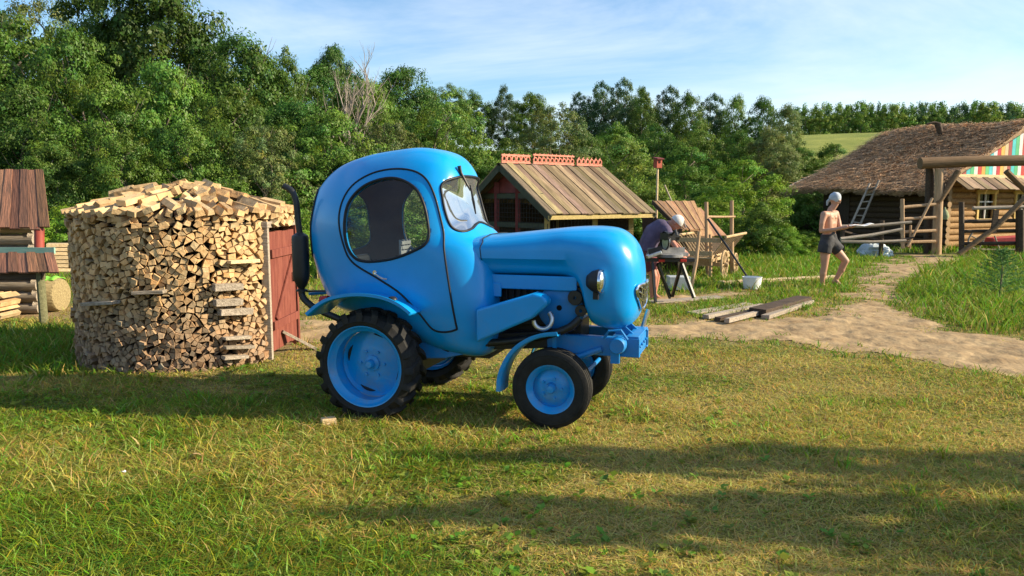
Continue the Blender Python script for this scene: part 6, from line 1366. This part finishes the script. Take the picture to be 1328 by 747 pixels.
for sg in (-1, 1): JS['w%d' % sg] = (Vector(JS['w'][0])+sd*.062*sg, .100); JS['p%d' % sg] = (Vector(JS['p'][0])+sd*.066*sg, .120)
figure('shorts', JS, [('w-1', 'w1'), ('w-1', 'p-1'), ('w1', 'p1'), ('p-1', 'p1'), ('p-1', 'r1'), ('r1', 'r2'), ('p1', 'l1'), ('l1', 'l2'), ('p', 'l1'), ('p', 'r1')], SHO, man, voxel=.009, smooth_it=3, open_ends=('r2', 'l2', 'w', 'w-1', 'w1'))
hp = (Vector(J['rw'][0])+Vector(J['lw'][0]))/2+Vector((.16, -.09, .025))
sh = MB(); n = 8
top_ = [hp+Vector((-.17+.42*i/n, -.12-.05*math.sin(i*.5)+.0, .012*math.sin(i*1.1)+.03*i/n)) for i in range(n+1)]; bot = [p+Vector((.05, .22, .006)) for p in top_]
sh.add(top_+bot, [(i, i+1, n+2+i, n+1+i) for i in range(n)])
so_ = sh.build('sheet', mat('paper', (.72, .72, .70), .8, var=.08)); so_.location = (g0.x, DM, 0); so_.modifiers.new('t', 'SOLIDIFY').thickness = .006
tag(so_, 'pale sheet held out by the bare chested person', 'sheet')
# -- person bent over the mitre saw
DW_ = 11.75; w0 = gnd(848, 391); w0 = Vector((at(848, 391, DW_).x, DW_, 0))
wk = empty('person', w0, 0, 'person in purple shirt and white cap bending over the saw', 'person')
def PW(px, py, dy=0.0): p = at(px, py, DW_); return Vector((p.x-w0.x, dy, p.z))
J, E = {}, []
for k, px, py, dy, r in [('pel', 839, 325, .0, (.135, .12)), ('waist', 843, 313, 0, (.125, .11)), ('rib', 849, 302, 0, (.145, .125)), ('chest', 857, 295, -.02, (.150, .12)), ('neck0', 865.5, 291, -.05, .064), ('neck', 869, 290, -.07, .054), ('jaw', 874, 293, -.10, .062), ('head', 876, 288.5, -.10, (.086, .096)),
                         ('rs', 861, 298, -.19, .062), ('ra', 864, 306, -.24, .048), ('re', 868, 314, -.27, .041), ('rf', 870, 319, -.38, .037), ('rw', 872, 325, -.46, .027),
                         ('ls', 862, 296, .15, .060), ('la', 866, 304, .15, .046), ('le', 872, 313, .08, .040), ('lf', 876, 317, -.05, .035), ('lw', 880, 322, -.18, .027),
                         ('rh', 838, 332, -.09, .105), ('rt', 841, 345, -.10, .085), ('rk', 846, 357, -.12, .062), ('rc', 845, 370, -.09, .058), ('ran', 845, 385, -.06, .036), ('rhe', 843, 388.5, -.03, .034), ('rba', 850, 390, -.14, .032), ('rto', 853, 390.5, -.18, .022),
                         ('lh', 842, 332, .09, .105), ('lt', 847, 345, .12, .085), ('lk', 853, 356, .10, .062), ('lc', 852, 368, .13, .058), ('lan', 851, 383, .16, .036), ('lhe', 849, 386.5, .19, .034), ('lba', 856, 388, .09, .032), ('lto', 859, 388.5, .05, .022)]: J[k] = (PW(px, py, dy), r)
E += [('pel', 'waist'), ('waist', 'rib'), ('rib', 'chest'), ('chest', 'neck0'), ('neck0', 'neck'), ('neck', 'jaw'), ('jaw', 'head'), ('chest', 'rs'), ('rs', 'ra'), ('ra', 're'), ('re', 'rf'), ('rf', 'rw'), ('chest', 'ls'), ('ls', 'la'), ('la', 'le'), ('le', 'lf'), ('lf', 'lw'),
      ('pel', 'rh'), ('rh', 'rt'), ('rt', 'rk'), ('rk', 'rc'), ('rc', 'ran'), ('ran', 'rhe'), ('ran', 'rba'), ('rba', 'rto'), ('pel', 'lh'), ('lh', 'lt'), ('lt', 'lk'), ('lk', 'lc'), ('lc', 'lan'), ('lan', 'lhe'), ('lan', 'lba'), ('lba', 'lto')]
hand(J, E, 'r', 'rw', (.5, -.5, -.4), (.3, 0, -.9)); hand(J, E, 'l', 'lw', (.5, -.6, -.4), (.3, 0, -.9))
hc = Vector(J['head'][0]); fd = Vector((.70, -.25, -.65)).normalized(); fs = fd.cross(Vector((0, 0, 1))).normalized(); fu = fs.cross(fd)
sd = Vector((0, 1, 0)); J.update(torso(J, [('pel', .075, .115), ('waist', .06, .10), ('rib', .075, .105), ('chest', .10, .092)], sd))
for sg in ('-1', '1'): E += [('pel'+sg, 'waist'+sg), ('waist'+sg, 'rib'+sg), ('rib'+sg, 'chest'+sg)]
E += [('pel-1', 'pel1'), ('waist-1', 'waist1'), ('rib-1', 'rib1'), ('chest-1', 'chest1')]
for k in ('pel', 'waist', 'rib', 'chest'): J[k] = (J[k][0], .095)
J['jaw'] = (J['jaw'][0], .048); J['head'] = (J['head'][0], .06)
figure('body', J, E, mat('skin_tanned', (.46, .21, .14), .55, var=.12, scale=5), wk, extra=head_shape(hc, fd, fs, fu))
PUR = mat('purple_shirt', (.055, .045, .085), .9, c2=(.12, .095, .16), scale=5, bump=.6)
JS = {'p': (PW(838, 326), .13), 'w': (PW(842, 313), .13), 'r': (PW(848, 301.5), .14), 'c': (PW(856.5, 294.5, -.02), .125), 'n': (PW(864.5, 291.5, -.05), .076), 'rs': (PW(860.5, 298, -.20), .088), 'ra': (PW(863.5, 305.5, -.24), .078), 'ls': (PW(861.5, 296, .16), .088), 'la': (PW(865.5, 304, .15), .074)}
for k in 'pwrc':
    for sg in (-1, 1): JS[k+str(sg)] = (Vector(JS[k][0])+Vector((0, .085*sg, 0)), JS[k][1])
figure('shirt', JS, [(a+s_, b_+s_) for a, b_ in ('pw', 'wr', 'rc') for s_ in ('-1', '1')]+[(k+'-1', k+'1') for k in 'pwrc']+[('c', 'n'), ('c-1', 'rs'), ('rs', 'ra'), ('c1', 'ls'), ('ls', 'la')], PUR, wk, voxel=.010, smooth_it=4, open_ends=('ra', 'la', 'n', 'p', 'p-1', 'p1'))
MAR = mat('maroon_shorts', (.10, .025, .03), .85, c2=(.16, .05, .05), scale=6, bump=.4)
JS = {'p': (PW(838.5, 326), .125), 'p-1': (PW(838.5, 326, -.08), .125), 'p1': (PW(838.5, 326, .08), .125), 'r1': (PW(838, 333, -.09), .128), 'r2': (PW(843, 350, -.11), .112), 'l1': (PW(842, 333, .09), .128), 'l2': (PW(849.5, 350, .115), .112)}
figure('shorts', JS, [('p-1', 'p1'), ('p-1', 'r1'), ('r1', 'r2'), ('p1', 'l1'), ('l1', 'l2')], MAR, wk, voxel=.009, smooth_it=3, open_ends=('r2', 'l2'))
hc = Vector(J['head'][0]); CAPM = mat('white_cap', (.62, .58, .54), .8, var=.1, scale=10, bump=.3)
cpm = ell(hc+Vector((.004, -.004, .016)), (.108, .108, .112), 22, -.10, (R(10), R(42), 0)); cpm.prism([hc+Vector((.085, -.075, .035)), hc+Vector((.13, -.06, -.075)), hc+Vector((.135, .0, -.085)), hc+Vector((.13, .06, -.075)), hc+Vector((.085, .075, .035))], (.010, 0, .006))
cpm.build('cap', CAPM, wk, smooth=True)
fd = Vector((.70, -.25, -.65)).normalized(); fs = fd.cross(Vector((0, 0, 1))).normalized(); fu = fs.cross(fd)
for s in (-1, 1):
    ell(hc+fd*.084+fs*s*.034-fu*.004, (.012, .012, .008), 10).build('eye', bpy.data.materials['eye_dark'], wk, smooth=True)
MB().tube([hc+fd*.082-fu*.075-fs*.024, hc+fd*.088-fu*.073, hc+fd*.082-fu*.075+fs*.024], [.004, .006, .004], 6).build('mouth', bpy.data.materials['lips'], wk, smooth=True)

# dark hair under scarf and cap
HAIR = mat('dark_hair', (.025, .018, .012), .8, c2=(.06, .042, .028), scale=30)
# litter in the grass
def scrap(px, py, r, m, nm, lab, cat):
    g = gnd(px, py, .045); V = [(g.x+r*math.cos(a)*random.uniform(.6, 1.1), g.y+r*math.sin(a)*random.uniform(.5, .9), g.z+random.uniform(-.004, .02)) for a in np.linspace(0, 6.28, 9)[:-1]]
    o = raw_mesh(nm, V+[(g.x, g.y, g.z+.014)], [(i, (i+1) % 8, 8) for i in range(8)], m); o.modifiers.new('t', 'SOLIDIFY').thickness = .002; return tag(o, lab, cat)
scrap(160, 614, .022, M['white_plastic'], 'paper_scrap', 'small white paper scrap in the mown grass, lower left', 'litter')
scrap(253, 590, .040, mat('dry_leaf', (.45, .30, .16), .8), 'dry_leaf', 'curled dry brown leaf standing in the grass below the woodpile', 'leaf')
